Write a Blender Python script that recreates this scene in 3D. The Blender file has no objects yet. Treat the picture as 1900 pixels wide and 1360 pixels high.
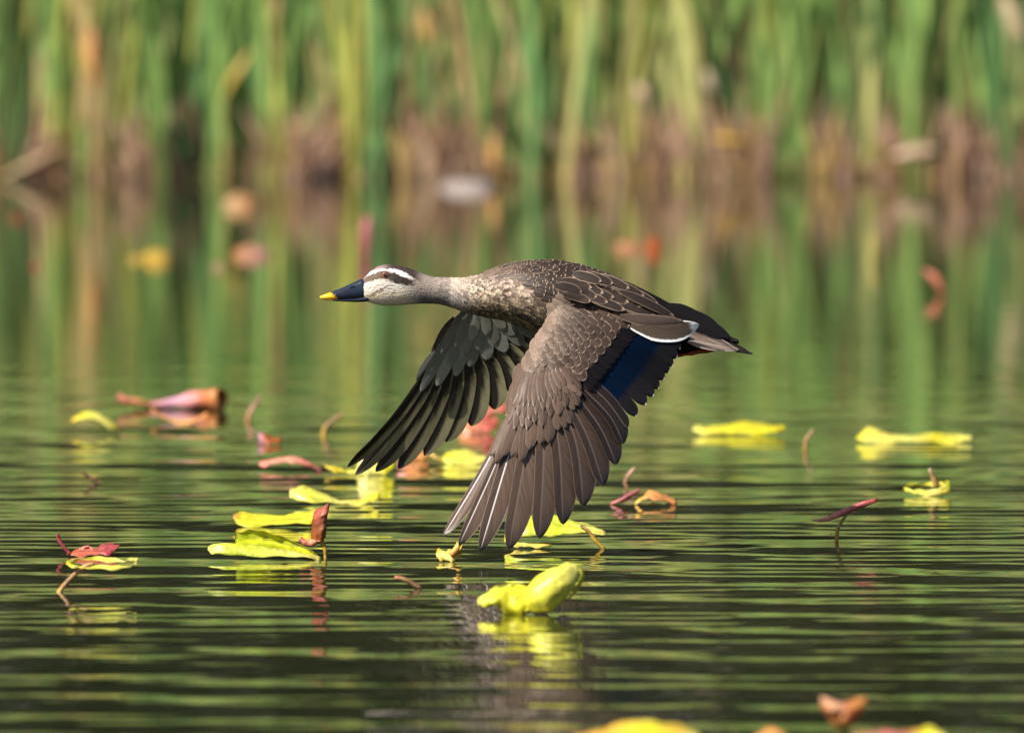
import bpy, math, random
import numpy as np
from mathutils import Vector

random.seed(7)
rng = np.random.default_rng(11)
scene = bpy.context.scene
col = scene.collection

# ------------------------------------------------------------------ camera
CAM_Y, CAM_H, FPX, HOR = -15.8, 1.0, 21111.0, -312.0      # metres, metres, focal length in photo pixels, horizon row
PITCH = math.atan((680.0 - HOR) / FPX)
cam_data = bpy.data.cameras.new('camera')
cam = bpy.data.objects.new('camera', cam_data)
col.objects.link(cam)
cam.location = (0, CAM_Y, CAM_H)
cam.rotation_euler = (math.pi / 2 - PITCH, 0, 0)
cam_data.sensor_fit = 'HORIZONTAL'
cam_data.sensor_width = 36.0
cam_data.lens = 36.0 * FPX / 1900.0
cam_data.clip_start = 0.5
cam_data.clip_end = 2000
cam_data.dof.use_dof = True
cam_data.dof.focus_distance = 15.72
cam_data.dof.aperture_fstop = 6.7
scene.camera = cam

# ------------------------------------------------------------------ light
TO_SUN = Vector((-0.56, -0.50, 0.70)).normalized()
world = bpy.data.worlds.new('World')
scene.world = world
world.use_nodes = True
wn = world.node_tree.nodes
bg = wn['Background']
sky = wn.new('ShaderNodeTexSky')
sky.sky_type = 'NISHITA'
sky.sun_disc = False
sky.sun_elevation = math.asin(TO_SUN.z)
sky.sun_rotation = math.atan2(TO_SUN.x, TO_SUN.y)
world.node_tree.links.new(sky.outputs[0], bg.inputs[0])
bg.inputs[1].default_value = 0.065
sun_data = bpy.data.lights.new('sun', 'SUN')
sun_data.energy = 5.0
sun_data.angle = math.radians(0.5)
sun_data.color = (1.0, 0.94, 0.85)
sun = bpy.data.objects.new('sun', sun_data)
col.objects.link(sun)
sun.rotation_euler = (-TO_SUN).to_track_quat('-Z', 'Y').to_euler()
sun.location = (-8, -6, 14)

scene.view_settings.view_transform = 'Standard'
scene.view_settings.look = 'None'
scene.view_settings.exposure = 1.12
scene.view_settings.gamma = 1.0
scene.render.engine = 'CYCLES'
scene.cycles.use_denoising = True
scene.cycles.max_bounces = 8

# ------------------------------------------------------------------ photo pixel -> place
CP, SP = math.cos(PITCH), math.sin(PITCH)


def W(px, py, y):
    """point on the ray of photo pixel (px, py) at world depth y (arrays allowed)"""
    px = np.asarray(px, float); py = np.asarray(py, float); y = np.asarray(y, float)
    a = (px - 950.0) / FPX
    b = (680.0 - py) / FPX
    ry = CP + b * SP
    rz = -SP + b * CP
    t = (y - CAM_Y) / ry
    return np.stack([a * t, y + 0 * a, CAM_H + rz * t], axis=-1)


def water_y(py):
    b = (680.0 - py) / FPX
    return CAM_Y + CAM_H / (SP - b * CP) * (CP + b * SP)


def sl(r, g, b):
    f = lambda c: ((c / 255.0 + 0.055) / 1.055) ** 2.4 if c > 10 else c / 255.0 / 12.92
    return (f(r), f(g), f(b))


def tag(o, label=None, cat=None, group=None, kind=None):
    if label: o['label'] = label
    if cat: o['category'] = cat
    if group: o['group'] = group
    if kind: o['kind'] = kind
    return o


def empty(name, loc):
    o = bpy.data.objects.new(name, None)
    o.empty_display_size = 0.05
    o.location = loc
    col.objects.link(o)
    return o


def mesh_obj(name, verts, faces, mat, parent=None, cols=None, uvs=None, smooth=True):
    """one mesh object; verts are world coordinates, moved into the parent's space"""
    v = np.asarray(verts, float).reshape(-1, 3)
    if parent is not None:
        q = parent
        while q is not None:
            v = v - np.array(q.location)
            q = q.parent
    me = bpy.data.meshes.new(name)
    me.from_pydata(v.tolist(), [], faces if isinstance(faces, list) else faces.tolist())
    if smooth:
        me.polygons.foreach_set('use_smooth', [True] * len(me.polygons))
    if cols is not None:
        at = me.color_attributes.new('col', 'FLOAT_COLOR', 'POINT')
        c = np.ones((len(v), 4)); cc = np.asarray(cols, float)
        c[:, :cc.shape[1]] = cc
        at.data.foreach_set('color', c.ravel())
    if uvs is not None:
        uvl = me.uv_layers.new(name='UVMap')
        li = np.zeros(len(me.loops), int)
        me.loops.foreach_get('vertex_index', li)
        uvl.data.foreach_set('uv', np.asarray(uvs, float)[li].ravel())
    me.materials.append(mat)
    o = bpy.data.objects.new(name, me)
    col.objects.link(o)
    if parent is not None:
        o.parent = parent
    return o


def grid_faces(nr, nc, base=0, flip=False, wrap=False):
    f = []
    for i in range(nr - 1):
        for j in range(nc if wrap else nc - 1):
            j2 = (j + 1) % nc
            q = [base + i * nc + j, base + i * nc + j2, base + (i + 1) * nc + j2, base + (i + 1) * nc + j]
            f.append(q[::-1] if flip else q)
    return f


def spline(pts, n):
    """Catmull-Rom resample of a list of points"""
    p = np.asarray(pts, float)
    if len(p) == 2:
        t = np.linspace(0, 1, n)[:, None]
        return p[0] * (1 - t) + p[1] * t
    P = np.vstack([2 * p[0] - p[1], p, 2 * p[-1] - p[-2]])
    m = len(p) - 1
    out = []
    for s in np.linspace(0, m, n):
        i = min(int(s), m - 1); t = s - i
        a, b, c, d = P[i], P[i + 1], P[i + 2], P[i + 3]
        out.append(0.5 * (2 * b + (c - a) * t + (2 * a - 5 * b + 4 * c - d) * t * t + (3 * b - a - 3 * c + d) * t ** 3))
    return np.array(out)


# ------------------------------------------------------------------ materials
def new_mat(name):
    m = bpy.data.materials.new(name)
    m.use_nodes = True
    nt = m.node_tree
    nt.nodes.clear()
    out = nt.nodes.new('ShaderNodeOutputMaterial')
    return m, nt, out


def N(nt, typ, **kw):
    n = nt.nodes.new(typ)
    for k, v in kw.items():
        if k.startswith('i_'):
            key = k[2:]
            key = int(key) if key.isdigit() else key.replace('_', ' ')
            n.inputs[key].default_value = v
        else:
            setattr(n, k, v)
    return n


def ramp(nt, stops):
    r = nt.nodes.new('ShaderNodeValToRGB')
    e = r.color_ramp.elements
    while len(e) < len(stops):
        e.new(0.5)
    for k, (p, c) in enumerate(stops):
        e[k].position = p
        e[k].color = (c[0], c[1], c[2], 1) if len(c) == 3 else c
    return r


def math_node(nt, op, a, b=None, clamp=False):
    n = nt.nodes.new('ShaderNodeMath'); n.operation = op; n.use_clamp = clamp
    for k, x in enumerate((a, b)):
        if x is None: continue
        if isinstance(x, (int, float)): n.inputs[k].default_value = x
        else: nt.links.new(x, n.inputs[k])
    return n.outputs[0]


def mix_col(nt, fac, a, b, blend='MIX'):
    n = nt.nodes.new('ShaderNodeMix'); n.data_type = 'RGBA'; n.blend_type = blend
    for k, x in ((0, fac), (6, a), (7, b)):
        if isinstance(x, (int, float)): n.inputs[k].default_value = x
        elif isinstance(x, tuple): n.inputs[k].default_value = (*x, 1) if len(x) == 3 else x
        else: nt.links.new(x, n.inputs[k])
    return n.outputs[2]


def leaf_material(name, translucency=0.35, rough=0.5, use_object_color=False, bump=0.3, nscale=60.0, spots=False):
    """leaf skin; own colour from the 'col' attribute or the object colour, mottled and veined"""
    m, nt, out = new_mat(name)
    L = nt.links
    if use_object_color:
        src = N(nt, 'ShaderNodeObjectInfo').outputs['Color']
        at = N(nt, 'ShaderNodeAttribute', attribute_name='col')
        src = mix_col(nt, 1.0, src, at.outputs['Color'], 'MULTIPLY')
    else:
        src = N(nt, 'ShaderNodeAttribute', attribute_name='col').outputs['Color']
    tc = N(nt, 'ShaderNodeTexCoord')
    no = N(nt, 'ShaderNodeTexNoise', i_Scale=nscale, i_Detail=5.0)
    L.new(tc.outputs['Object'], no.inputs['Vector'])
    var = ramp(nt, [(0.3, (0.62, 0.60, 0.56)), (0.7, (1.14, 1.12, 1.05))])
    L.new(no.outputs[0], var.inputs[0])
    c = mix_col(nt, 1.0, src, var.outputs[0], 'MULTIPLY')
    if spots:
        n3 = N(nt, 'ShaderNodeTexNoise', i_Scale=nscale * 0.45, i_Detail=6.0, i_Roughness=0.7)
        L.new(tc.outputs['Object'], n3.inputs['Vector'])
        sr = ramp(nt, [(0.55, (0, 0, 0)), (0.72, (0.9, 0.9, 0.9))])
        L.new(n3.outputs[0], sr.inputs[0])
        c = mix_col(nt, sr.outputs[0], c, mix_col(nt, 1.0, c, (0.72, 0.45, 0.35), 'MULTIPLY'))
    bp = N(nt, 'ShaderNodeBump', i_Strength=bump, i_Distance=0.002)
    L.new(no.outputs[0], bp.inputs['Height'])
    pr = N(nt, 'ShaderNodeBsdfPrincipled', i_Roughness=rough)
    pr.inputs['Specular IOR Level'].default_value = 0.35
    L.new(c, pr.inputs['Base Color']); L.new(bp.outputs[0], pr.inputs['Normal'])
    tr = N(nt, 'ShaderNodeBsdfTranslucent')
    L.new(c, tr.inputs['Color'])
    mx = N(nt, 'ShaderNodeMixShader', i_0=translucency)
    L.new(pr.outputs[0], mx.inputs[1]); L.new(tr.outputs[0], mx.inputs[2])
    L.new(mx.outputs[0], out.inputs[0])
    return m


def feather_material(name, rim_col, rim=0.16, rim_amt=1.0, shaft_col=None, rough=0.5, spec=0.3, vramp=None, transl=0.12, barb=0.35, rim_tip=True, rim_rel=None, rim_var=False):
    """feather: own colour from 'col', pale rim along the vane edge, shaft line and barbs laid out in feather UV"""
    m, nt, out = new_mat(name)
    L = nt.links
    base = N(nt, 'ShaderNodeAttribute', attribute_name='col').outputs['Color']
    uv = N(nt, 'ShaderNodeUVMap', uv_map='UVMap')
    sep = N(nt, 'ShaderNodeSeparateXYZ')
    L.new(uv.outputs[0], sep.inputs[0])
    u, v = sep.outputs[0], sep.outputs[1]
    uc = math_node(nt, 'ABSOLUTE', math_node(nt, 'SUBTRACT', math_node(nt, 'MULTIPLY', u, 2.0), 1.0))
    # barbs: fine oblique lines
    slant = math_node(nt, 'SUBTRACT', math_node(nt, 'MULTIPLY', v, 46.0), math_node(nt, 'MULTIPLY', uc, 9.0))
    comb = N(nt, 'ShaderNodeCombineXYZ')
    L.new(slant, comb.inputs[0]); L.new(math_node(nt, 'MULTIPLY', u, 2.0), comb.inputs[1])
    oi = N(nt, 'ShaderNodeObjectInfo')
    L.new(math_node(nt, 'MULTIPLY', oi.outputs['Random'], 40.0), comb.inputs[2])
    no = N(nt, 'ShaderNodeTexNoise', i_Scale=1.0, i_Detail=3.0)
    L.new(comb.outputs[0], no.inputs['Vector'])
    bv = ramp(nt, [(0.25, (1 - barb,) * 3), (0.75, (1 + barb * 0.6,) * 3)])
    L.new(no.outputs[0], bv.inputs[0])
    c = base
    if vramp:
        vr = ramp(nt, vramp)
        jit = math_node(nt, 'ADD', v, math_node(nt, 'MULTIPLY', math_node(nt, 'SUBTRACT', no.outputs[0], 0.5), 0.05))
        L.new(jit, vr.inputs[0])
        c = vr.outputs[0]
    c = mix_col(nt, 1.0, c, bv.outputs[0], 'MULTIPLY')
    rv = mix_col(nt, 1.0, c, (0.8, 0.8, 0.8), 'MULTIPLY')
    # per feather variation
    hv = math_node(nt, 'ADD', math_node(nt, 'MULTIPLY', oi.outputs['Random'], 0.4), 0.8)
    cc = N(nt, 'ShaderNodeCombineColor')
    for k in range(3): L.new(hv, cc.inputs[k])
    c = mix_col(nt, 1.0, c, cc.outputs[0], 'MULTIPLY')
    edge = uc
    if rim_tip:
        edge = math_node(nt, 'MAXIMUM', uc, math_node(nt, 'POWER', v, 1.6))
    edge = math_node(nt, 'ADD', edge, math_node(nt, 'MULTIPLY', math_node(nt, 'SUBTRACT', no.outputs[0], 0.5), rim * 0.9))
    mr = N(nt, 'ShaderNodeMapRange', i_1=1 - rim * 1.25, i_2=1 - rim * 0.55, i_3=0.0, i_4=rim_amt)
    mr.interpolation_type = 'SMOOTHSTEP'
    L.new(edge, mr.inputs[0])
    rim_mask = math_node(nt, 'MULTIPLY', mr.outputs[0], math_node(nt, 'ADD', math_node(nt, 'MULTIPLY', oi.outputs['Random'], 0.55), 0.45)) if rim_var else mr.outputs[0]
    rc = rim_col if rim_rel is None else mix_col(nt, 1.0, base, (rim_rel, rim_rel, rim_rel * 0.96), 'MULTIPLY')
    c = mix_col(nt, rim_mask, c, rc)
    if shaft_col:
        sh = N(nt, 'ShaderNodeMapRange', i_1=0.0, i_2=0.09, i_3=0.75, i_4=0.0)
        L.new(uc, sh.inputs[0])
        c = mix_col(nt, sh.outputs[0], c, shaft_col)
    pr = N(nt, 'ShaderNodeBsdfPrincipled', i_Roughness=rough)
    pr.inputs['Specular IOR Level'].default_value = spec
    L.new(c, pr.inputs['Base Color'])
    bp = N(nt, 'ShaderNodeBump', i_Strength=0.25, i_Distance=0.0006)
    L.new(no.outputs[0], bp.inputs['Height']); L.new(bp.outputs[0], pr.inputs['Normal'])
    if transl > 0:
        tr = N(nt, 'ShaderNodeBsdfTranslucent')
        L.new(c, tr.inputs['Color'])
        mx = N(nt, 'ShaderNodeMixShader', i_0=transl)
        L.new(pr.outputs[0], mx.inputs[1]); L.new(tr.outputs[0], mx.inputs[2])
        L.new(mx.outputs[0], out.inputs[0])
    else:
        L.new(pr.outputs[0], out.inputs[0])
    return m


def attr_material(name, rough=0.6, spec=0.3, nscale=300.0, nstretch=(1, 1, 1), var=0.3, bump=0.3, dist=0.001):
    m, nt, out = new_mat(name)
    L = nt.links
    at = N(nt, 'ShaderNodeAttribute', attribute_name='col')
    tc = N(nt, 'ShaderNodeTexCoord')
    mp = N(nt, 'ShaderNodeMapping'); mp.inputs['Scale'].default_value = nstretch
    L.new(tc.outputs['Object'], mp.inputs[0])
    no = N(nt, 'ShaderNodeTexNoise', i_Scale=nscale, i_Detail=4.0)
    L.new(mp.outputs[0], no.inputs['Vector'])
    vr = ramp(nt, [(0.3, (1 - var,) * 3), (0.7, (1 + var * 0.6,) * 3)])
    L.new(no.outputs[0], vr.inputs[0])
    c = mix_col(nt, 1.0, at.outputs['Color'], vr.outputs[0], 'MULTIPLY')
    pr = N(nt, 'ShaderNodeBsdfPrincipled', i_Roughness=rough)
    pr.inputs['Specular IOR Level'].default_value = spec
    L.new(c, pr.inputs['Base Color'])
    bp = N(nt, 'ShaderNodeBump', i_Strength=bump, i_Distance=dist)
    L.new(no.outputs[0], bp.inputs['Height']); L.new(bp.outputs[0], pr.inputs['Normal'])
    L.new(pr.outputs[0], out.inputs[0])
    return m


# ------------------------------------------------------------------ setting: water
def axis(segments):
    out = [segments[0][0]]
    for a, b, d in segments:
        n = max(1, int(round((b - a) / d)))
        out += list(np.linspace(a, b, n + 1)[1:])
    return np.array(out)


xs = axis([(-300, -60, 40), (-60, -10, 5), (-10, -2.6, 0.3), (-2.6, 2.6, 0.045), (2.6, 10, 0.3), (10, 60, 5), (60, 300, 40)])
ys = axis([(-300, -40, 30), (-40, -12, 2), (-12, -4.5, 0.15), (-4.5, 3.6, 0.0125), (3.6, 8, 0.03), (8, 19, 0.12), (19, 23, 1)])
X, Y = np.meshgrid(xs, ys)
Z = np.zeros_like(X)
far = np.interp(Y, [-60, -12, -6, 1.5, 4.0, 7.0, 19], [0, 0.5, 1, 1, 0.62, 0.30, 0.12])
side = np.interp(np.abs(X), [0, 2.6, 3.5, 300], [1, 1, 1, 0.2])
fine = np.where((np.abs(X) < 2.62) & (Y > -4.6) & (Y < 4.5), 1.0, 0.0)
for lam, slope, spread, cnt in ((0.55, 0.006, 0.22, 4), (0.31, 0.015, 0.30, 7), (0.18, 0.014, 0.5, 7), (0.105, 0.014, 0.7, 8), (0.066, 0.011, 0.9, 7)):
    for k in range(cnt):
        l = lam * random.uniform(0.78, 1.28)
        th = random.gauss(0, spread) + 0.04
        kk = 2 * math.pi / l
        amp = slope / kk / math.sqrt(cnt) * 1.4
        ph = random.uniform(0, 6.28)
        # slow group envelope
        e1, e2, e3 = random.uniform(0.5, 1.6), random.uniform(-0.7, 0.7), random.uniform(0, 6.28)
        env = 0.65 + 0.35 * np.sin(e1 * Y + e2 * X + e3)
        m = fine if lam < 0.3 else 1.0
        Z += amp * env * m * np.sin(kk * (math.cos(th) * Y + math.sin(th) * X) + ph)
Z *= far * side
m_water, nt, out = new_mat('pond_water')
pr = N(nt, 'ShaderNodeBsdfPrincipled', i_Roughness=0.015, i_IOR=1.333)
tc = N(nt, 'ShaderNodeTexCoord')
no = N(nt, 'ShaderNodeTexNoise', i_Scale=0.5, i_Detail=3.0)
nt.links.new(tc.outputs['Object'], no.inputs['Vector'])
wr = ramp(nt, [(0.3, (0.012, 0.016, 0.006)), (0.7, (0.022, 0.024, 0.009))])
nt.links.new(no.outputs[0], wr.inputs[0])
nt.links.new(wr.outputs[0], pr.inputs['Base Color'])
mp = N(nt, 'ShaderNodeMapping'); mp.inputs['Scale'].default_value = (0.35, 1, 1)
nt.links.new(tc.outputs['Object'], mp.inputs[0])
n2 = N(nt, 'ShaderNodeTexNoise', i_Scale=18.0, i_Detail=2.0)
nt.links.new(mp.outputs[0], n2.inputs['Vector'])
bp = N(nt, 'ShaderNodeBump', i_Strength=0.10, i_Distance=0.004)
nt.links.new(n2.outputs[0], bp.inputs['Height'])
nt.links.new(bp.outputs[0], pr.inputs['Normal'])
nt.links.new(pr.outputs[0], out.inputs[0])
V = np.stack([X, Y, Z], -1).reshape(-1, 3)
water = mesh_obj('water', V, grid_faces(len(ys), len(xs)), m_water)
tag(water, 'dark rippled pond water mirroring the green reeds', 'water', kind='structure')

# ------------------------------------------------------------------ setting: bank
BANK_Y = water_y(332)
m_mud = attr_material('bank_mud', rough=0.9, spec=0.1, nscale=9.0, var=0.5, bump=0.8, dist=0.05)
bx = axis([(-300, -40, 20), (-40, -6, 1.5), (-6, 6, 0.12), (6, 40, 1.5), (40, 300, 20)])
by = axis([(BANK_Y - 0.05, BANK_Y + 2.2, 0.08), (BANK_Y + 2.2, BANK_Y + 12, 0.8), (BANK_Y + 12, BANK_Y + 50, 2), (BANK_Y + 50, BANK_Y + 300, 25)])
BX, BY = np.meshgrid(bx, by)


def bank_z(x, y):
    t = y - BANK_Y - 0.38
    z = np.interp(t, [-0.4, 0.0, 0.25, 1.0, 2.5, 8, 13, 24, 45, 320], [-0.12, -0.015, 0.06, 0.16, 0.42, 1.0, 3.0, 15.0, 30.0, 60.0])  # steep far rise is an added hill that blocks the sky
    return z + 0.025 * np.sin(x * 3.1 + 1.2 * np.sin(y * 2)) + 0.015 * np.sin(x * 9.3 + y * 5)


BZ = bank_z(BX, BY)
bc = np.zeros((BX.size, 3)); bc[:] = (0.20, 0.155, 0.09)
bc[BY.ravel() > BANK_Y + 5] = (0.014, 0.015, 0.008)  # unseen hill, added and coloured dark to keep sky out of reflections
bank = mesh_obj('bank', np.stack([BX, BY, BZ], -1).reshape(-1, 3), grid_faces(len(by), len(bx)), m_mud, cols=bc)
tag(bank, 'brown muddy pond bank behind the reeds, rising to an added dark hill', 'bank', kind='structure')

# ------------------------------------------------------------------ reeds
m_reed = leaf_material('reed_leaf', translucency=0.42, rough=0.45, use_object_color=True, bump=0.15, nscale=14)
m_straw = leaf_material('dead_straw', translucency=0.40, rough=0.8, bump=0.3, nscale=20)


def blade_mesh(name, h, w, arch, twist, seed):
    r = random.Random(seed)
    nr = 12
    vs, cs = [], []
    a0 = r.uniform(0, 6.28)
    for i in range(nr):
        t = i / (nr - 1)
        ww = w * (0.75 + 0.5 * math.sin(min(1, t * 1.6) * math.pi * 0.5) * 0.5) * (1 - max(0, (t - 0.45) / 0.55) ** 1.8) + 0.001
        cx = arch * t ** 2.4 * h
        ang = twist * t
        z = h * t - abs(arch) * 0.25 * h * t ** 4
        for c in (-1, -0.5, 0, 0.5, 1):
            dx = c * ww * 0.5
            dy = -abs(c) * ww * 0.18 + ww * 0.1
            vs.append((cx + dx * math.cos(ang) - dy * math.sin(ang), dx * math.sin(ang) + dy * math.cos(ang), z))
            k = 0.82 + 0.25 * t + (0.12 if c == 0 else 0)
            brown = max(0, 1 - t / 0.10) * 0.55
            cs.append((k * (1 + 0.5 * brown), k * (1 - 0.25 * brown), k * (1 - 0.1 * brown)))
    fs = grid_faces(nr, 5)
    me = bpy.data.meshes.new(name)
    me.from_pydata(vs, [], fs)
    me.polygons.foreach_set('use_smooth', [True] * len(me.polygons))
    at = me.color_attributes.new('col', 'FLOAT_COLOR', 'POINT')
    at.data.foreach_set('color', np.hstack([np.array(cs), np.ones((len(cs), 1))]).ravel())
    me.materials.append(m_reed)
    return me


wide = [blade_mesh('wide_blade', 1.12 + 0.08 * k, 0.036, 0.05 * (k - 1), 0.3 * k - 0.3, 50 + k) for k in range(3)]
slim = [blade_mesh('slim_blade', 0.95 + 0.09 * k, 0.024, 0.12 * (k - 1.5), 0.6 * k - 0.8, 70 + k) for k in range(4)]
GREEN = (0.27, 0.43, 0.12); BRIGHT = (0.38, 0.58, 0.17); YG = (0.55, 0.57, 0.14); BLUEG = (0.19, 0.37, 0.13)
OLIVE = (0.42, 0.40, 0.15); TAN = (0.60, 0.42, 0.22); BROWN = (0.34, 0.22, 0.13); PALE = (0.60, 0.60, 0.24); DARK = (0.14, 0.22, 0.07)
LBL = {'g': 'green reed %s, %s', 'y': 'yellow green reed %s, %s', 'b': 'dark blue green reed %s, %s', 't': 'withered tan reed, %s, %s'}
LANDMARKS = [(175, 'the withered orange leaf'), (872, 'the flat pale stone'), (1075, 'the pale leaning reed'), (1355, 'the flat golden dead leaf'), (1700, 'the peach dead leaf'), (1195, 'the buff folded dead leaf'), (440, 'the slanting ochre leaf'), (60, 'the long slanting tan leaf')]


def reed(px, dy, colr, kind, lean=0.0, n_slim=4, wide_k=None, label=None, hs=1.0, base_x=None):
    y = BANK_Y + dy
    x = (px - 950.0) / FPX * (y - CAM_Y) if base_x is None else base_x
    e = empty('reed_plant', (x, y, max(-0.03, float(bank_z(x, y)) - 0.03)))
    if not label:
        near = [n for lx, n in LANDMARKS if abs(px - lx) < 34] if base_x is None else []
        stand = 'beside ' + near[0] if near else ('rooted in the water at the pond edge' if dy < 0.28 else 'in the second rank, up on the bank')
        label = LBL[kind] % (('with one broad leaf' if wide_k is not None else 'with slim leaves only') if kind != 't' else ('tall' if hs > 0.7 else 'broken short'), stand)
        tag(e, label, 'reed', 'reed plants along the pond edge')
    else:
        tag(e, label, 'reed')
    if wide_k is not None:
        o = bpy.data.objects.new('leaf', wide[wide_k]); col.objects.link(o); o.parent = e
        o.rotation_euler = (random.uniform(-0.04, 0.02), lean, random.uniform(-0.25, 0.25))
        o.scale = (random.uniform(0.85, 1.1), 1, hs)
        o.color = (*colr, 1)
    for k in range(n_slim):
        o = bpy.data.objects.new('leaf', random.choice(slim)); col.objects.link(o); o.parent = e
        a = random.uniform(0, 6.28)
        o.location = (0.035 * math.cos(a), 0.03 * math.sin(a), 0)
        o.rotation_euler = (random.uniform(-0.10, 0.08), lean + random.gauss(0, 0.08), random.uniform(-0.6, 0.6))
        o.scale = (random.uniform(0.7, 1.25), 1, random.uniform(0.75, 1.05) * hs)
        f = random.uniform(0.7, 1.15)
        c2 = colr if random.random() < 0.75 else random.choice([OLIVE, YG, TAN, BLUEG])
        o.color = (c2[0] * f, c2[1] * f, c2[2] * f, 1)
    return e


heroes = [
    (20, 'b', DARK, 0.0, 0), (72, 'g', GREEN, 0.04, 1), (118, 'b', BLUEG, -0.03, 0), (165, 'g', GREEN, 0.02, 1), (228, 'y', YG, 0.02, 1),
    (292, 'g', GREEN, -0.05, 2), (330, 'b', BLUEG, 0.03, 0), (385, 'g', BRIGHT, 0.01, 1), (404, 'g', GREEN, 0.06, 0),
    (440, 'g', BRIGHT, 0.04, 2), (490, 'g', GREEN, -0.01, 0), (512, 'g', BRIGHT, -0.02, 1), (560, 'b', BLUEG, 0.05, 0),
    (650, 'y', YG, -0.04, 2), (662, 'g', OLIVE, 0.02, 1), (690, 'b', BLUEG, 0.02, 0), (738, 'y', OLIVE, 0.0, 1),
    (860, 'y', OLIVE, -0.05, 0), (905, 'g', GREEN, 0.03, 1), (932, 'g', BRIGHT, 0.0, 2), (985, 'b', BLUEG, 0.01, 0), (1000, 'g', GREEN, 0.02, 1),
    (1140, 'g', GREEN, 0.01, 2), (1162, 'g', OLIVE, 0.06, 0), (1200, 'b', BLUEG, -0.06, 1),
    (1285, 'y', PALE, -0.07, 0), (1310, 'g', GREEN, 0.0, 1), (1360, 'b', BLUEG, 0.03, 2),
    (1448, 'g', BRIGHT, -0.01, 1), (1466, 'g', BRIGHT, 0.015, 0), (1480, 'g', GREEN, -0.015, 2), (1545, 'b', BLUEG, 0.0, 0),
    (1590, 'g', BRIGHT, -0.03, 1), (1608, 'g', PALE, 0.03, 0), (1660, 'g', GREEN, 0.03, 2), (1712, 'g', BRIGHT, -0.01, 1),
    (1745, 'g', GREEN, 0.01, 0), (1800, 'y', OLIVE, 0.05, 1), (1850, 'b', BLUEG, -0.02, 2), (1885, 'g', GREEN, -0.05, 0),
]
for k, (px, kd, c, lean, wk) in enumerate(heroes):
    reed(px, 0.02 + 0.16 * ((k * 7) % 5) / 5, c, kd, lean, 5, wk)
reed(1040, -0.06, PALE, 'y', 0.135, 1, 1, 'broad pale yellow green reed leaning over, among upright green reeds')
reed(176, 0.16, TAN, 't', -0.02, 2, 1, hs=0.8)
reed(800, 0.12, TAN, 't', 0.02, 2, 0, hs=0.9)
for px in (30, 260, 545, 600, 770, 880, 1090, 1230, 1390, 1520, 1640, 1775, 1840):
    reed(px + random.uniform(-12, 12), random.uniform(0.05, 0.4), random.choice([TAN, TAN, BROWN]), 't', random.gauss(0, 0.09), 4, None, hs=random.uniform(0.25, 0.6))
for k in range(46):                                     # second rank and the sides
    kd, c = random.choice([('g', GREEN), ('g', GREEN), ('g', BRIGHT), ('y', YG), ('b', BLUEG), ('y', OLIVE)])
    reed(random.uniform(-40, 1940), random.uniform(0.3, 0.9), c, kd, random.gauss(0, 0.05), 5, random.choice([None, 0, 1, 2]))
for k in range(40):
    kd, c = random.choice([('g', GREEN), ('g', BRIGHT), ('y', YG), ('b', BLUEG)])
    s = -1 if k % 2 else 1
    reed(0, random.uniform(0.0, 0.7), c, kd, random.gauss(0, 0.05), 5, random.choice([0, 1, 2]), base_x=s * random.uniform(1.62, 4.6))


def strips(specs, nr=5):
    """many strips in one mesh: spec = (base, tip direction, length, width, droop, colour)"""
    vs, fs, cs = [], [], []
    for b, d, ln, w, droop, c in specs:
        d = np.array(d, float); d /= np.linalg.norm(d)
        s = np.cross(d, (0.0, 1.0, 0.15)); s /= (np.linalg.norm(s) + 1e-9)
        base = len(vs)
        for i in range(nr):
            t = i / (nr - 1)
            p = np.array(b) + d * ln * t + np.array((0, 0, -droop * ln * t * t))
            ww = w * 0.5 * (1 - 0.85 * t ** 2)
            vs.append(p - s * ww); vs.append(p + s * ww)
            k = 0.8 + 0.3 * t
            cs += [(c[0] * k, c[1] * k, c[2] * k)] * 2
        fs += grid_faces(nr, 2, base)
    return np.array(vs), fs, np.array(cs)


sp = []
for k in range(13000):                                  # dense reed bed further back
    x = random.uniform(-6, 6); y = BANK_Y + (0.10 + 2.2 * random.random() ** 2 if k < 8000 else random.uniform(0.08, 0.7))
    c = random.choice([GREEN, GREEN, BRIGHT, BRIGHT, BLUEG, OLIVE, YG, TAN, PALE]); f = random.uniform(0.75, 1.15)
    sp.append(((x, y, float(bank_z(x, y)) - 0.02), (random.gauss(0, 0.13), random.gauss(0, 0.08), 1), random.uniform(0.6, 1.2), random.uniform(0.014, 0.034), 0.08, tuple(v * f for v in c)))
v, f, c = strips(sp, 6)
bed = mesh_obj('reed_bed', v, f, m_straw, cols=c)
tag(bed, 'dense mass of green reeds further back on the bank', 'reeds', kind='stuff')
sp = []
for k in range(3600):                                   # dead litter at the foot of the reeds
    x = random.uniform(-5, 5); y = BANK_Y + abs(random.gauss(0, 0.45)) + 0.02
    c = random.choice([(0.42, 0.27, 0.17), (0.52, 0.36, 0.23), (0.32, 0.19, 0.12), (0.18, 0.10, 0.065), (0.56, 0.40, 0.26), (0.46, 0.28, 0.20), (0.50, 0.33, 0.10), (0.34, 0.20, 0.14), (0.36, 0.42, 0.14)])
    up = random.random()
    d = (random.gauss(0, 0.5), random.gauss(0, 0.4), random.uniform(0.1, 1.6))
    sp.append(((x, y, max(0.0, float(bank_z(x, y)))), d, random.uniform(0.08, 0.40), random.uniform(0.010, 0.034), random.uniform(0, 0.6), c))
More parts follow.
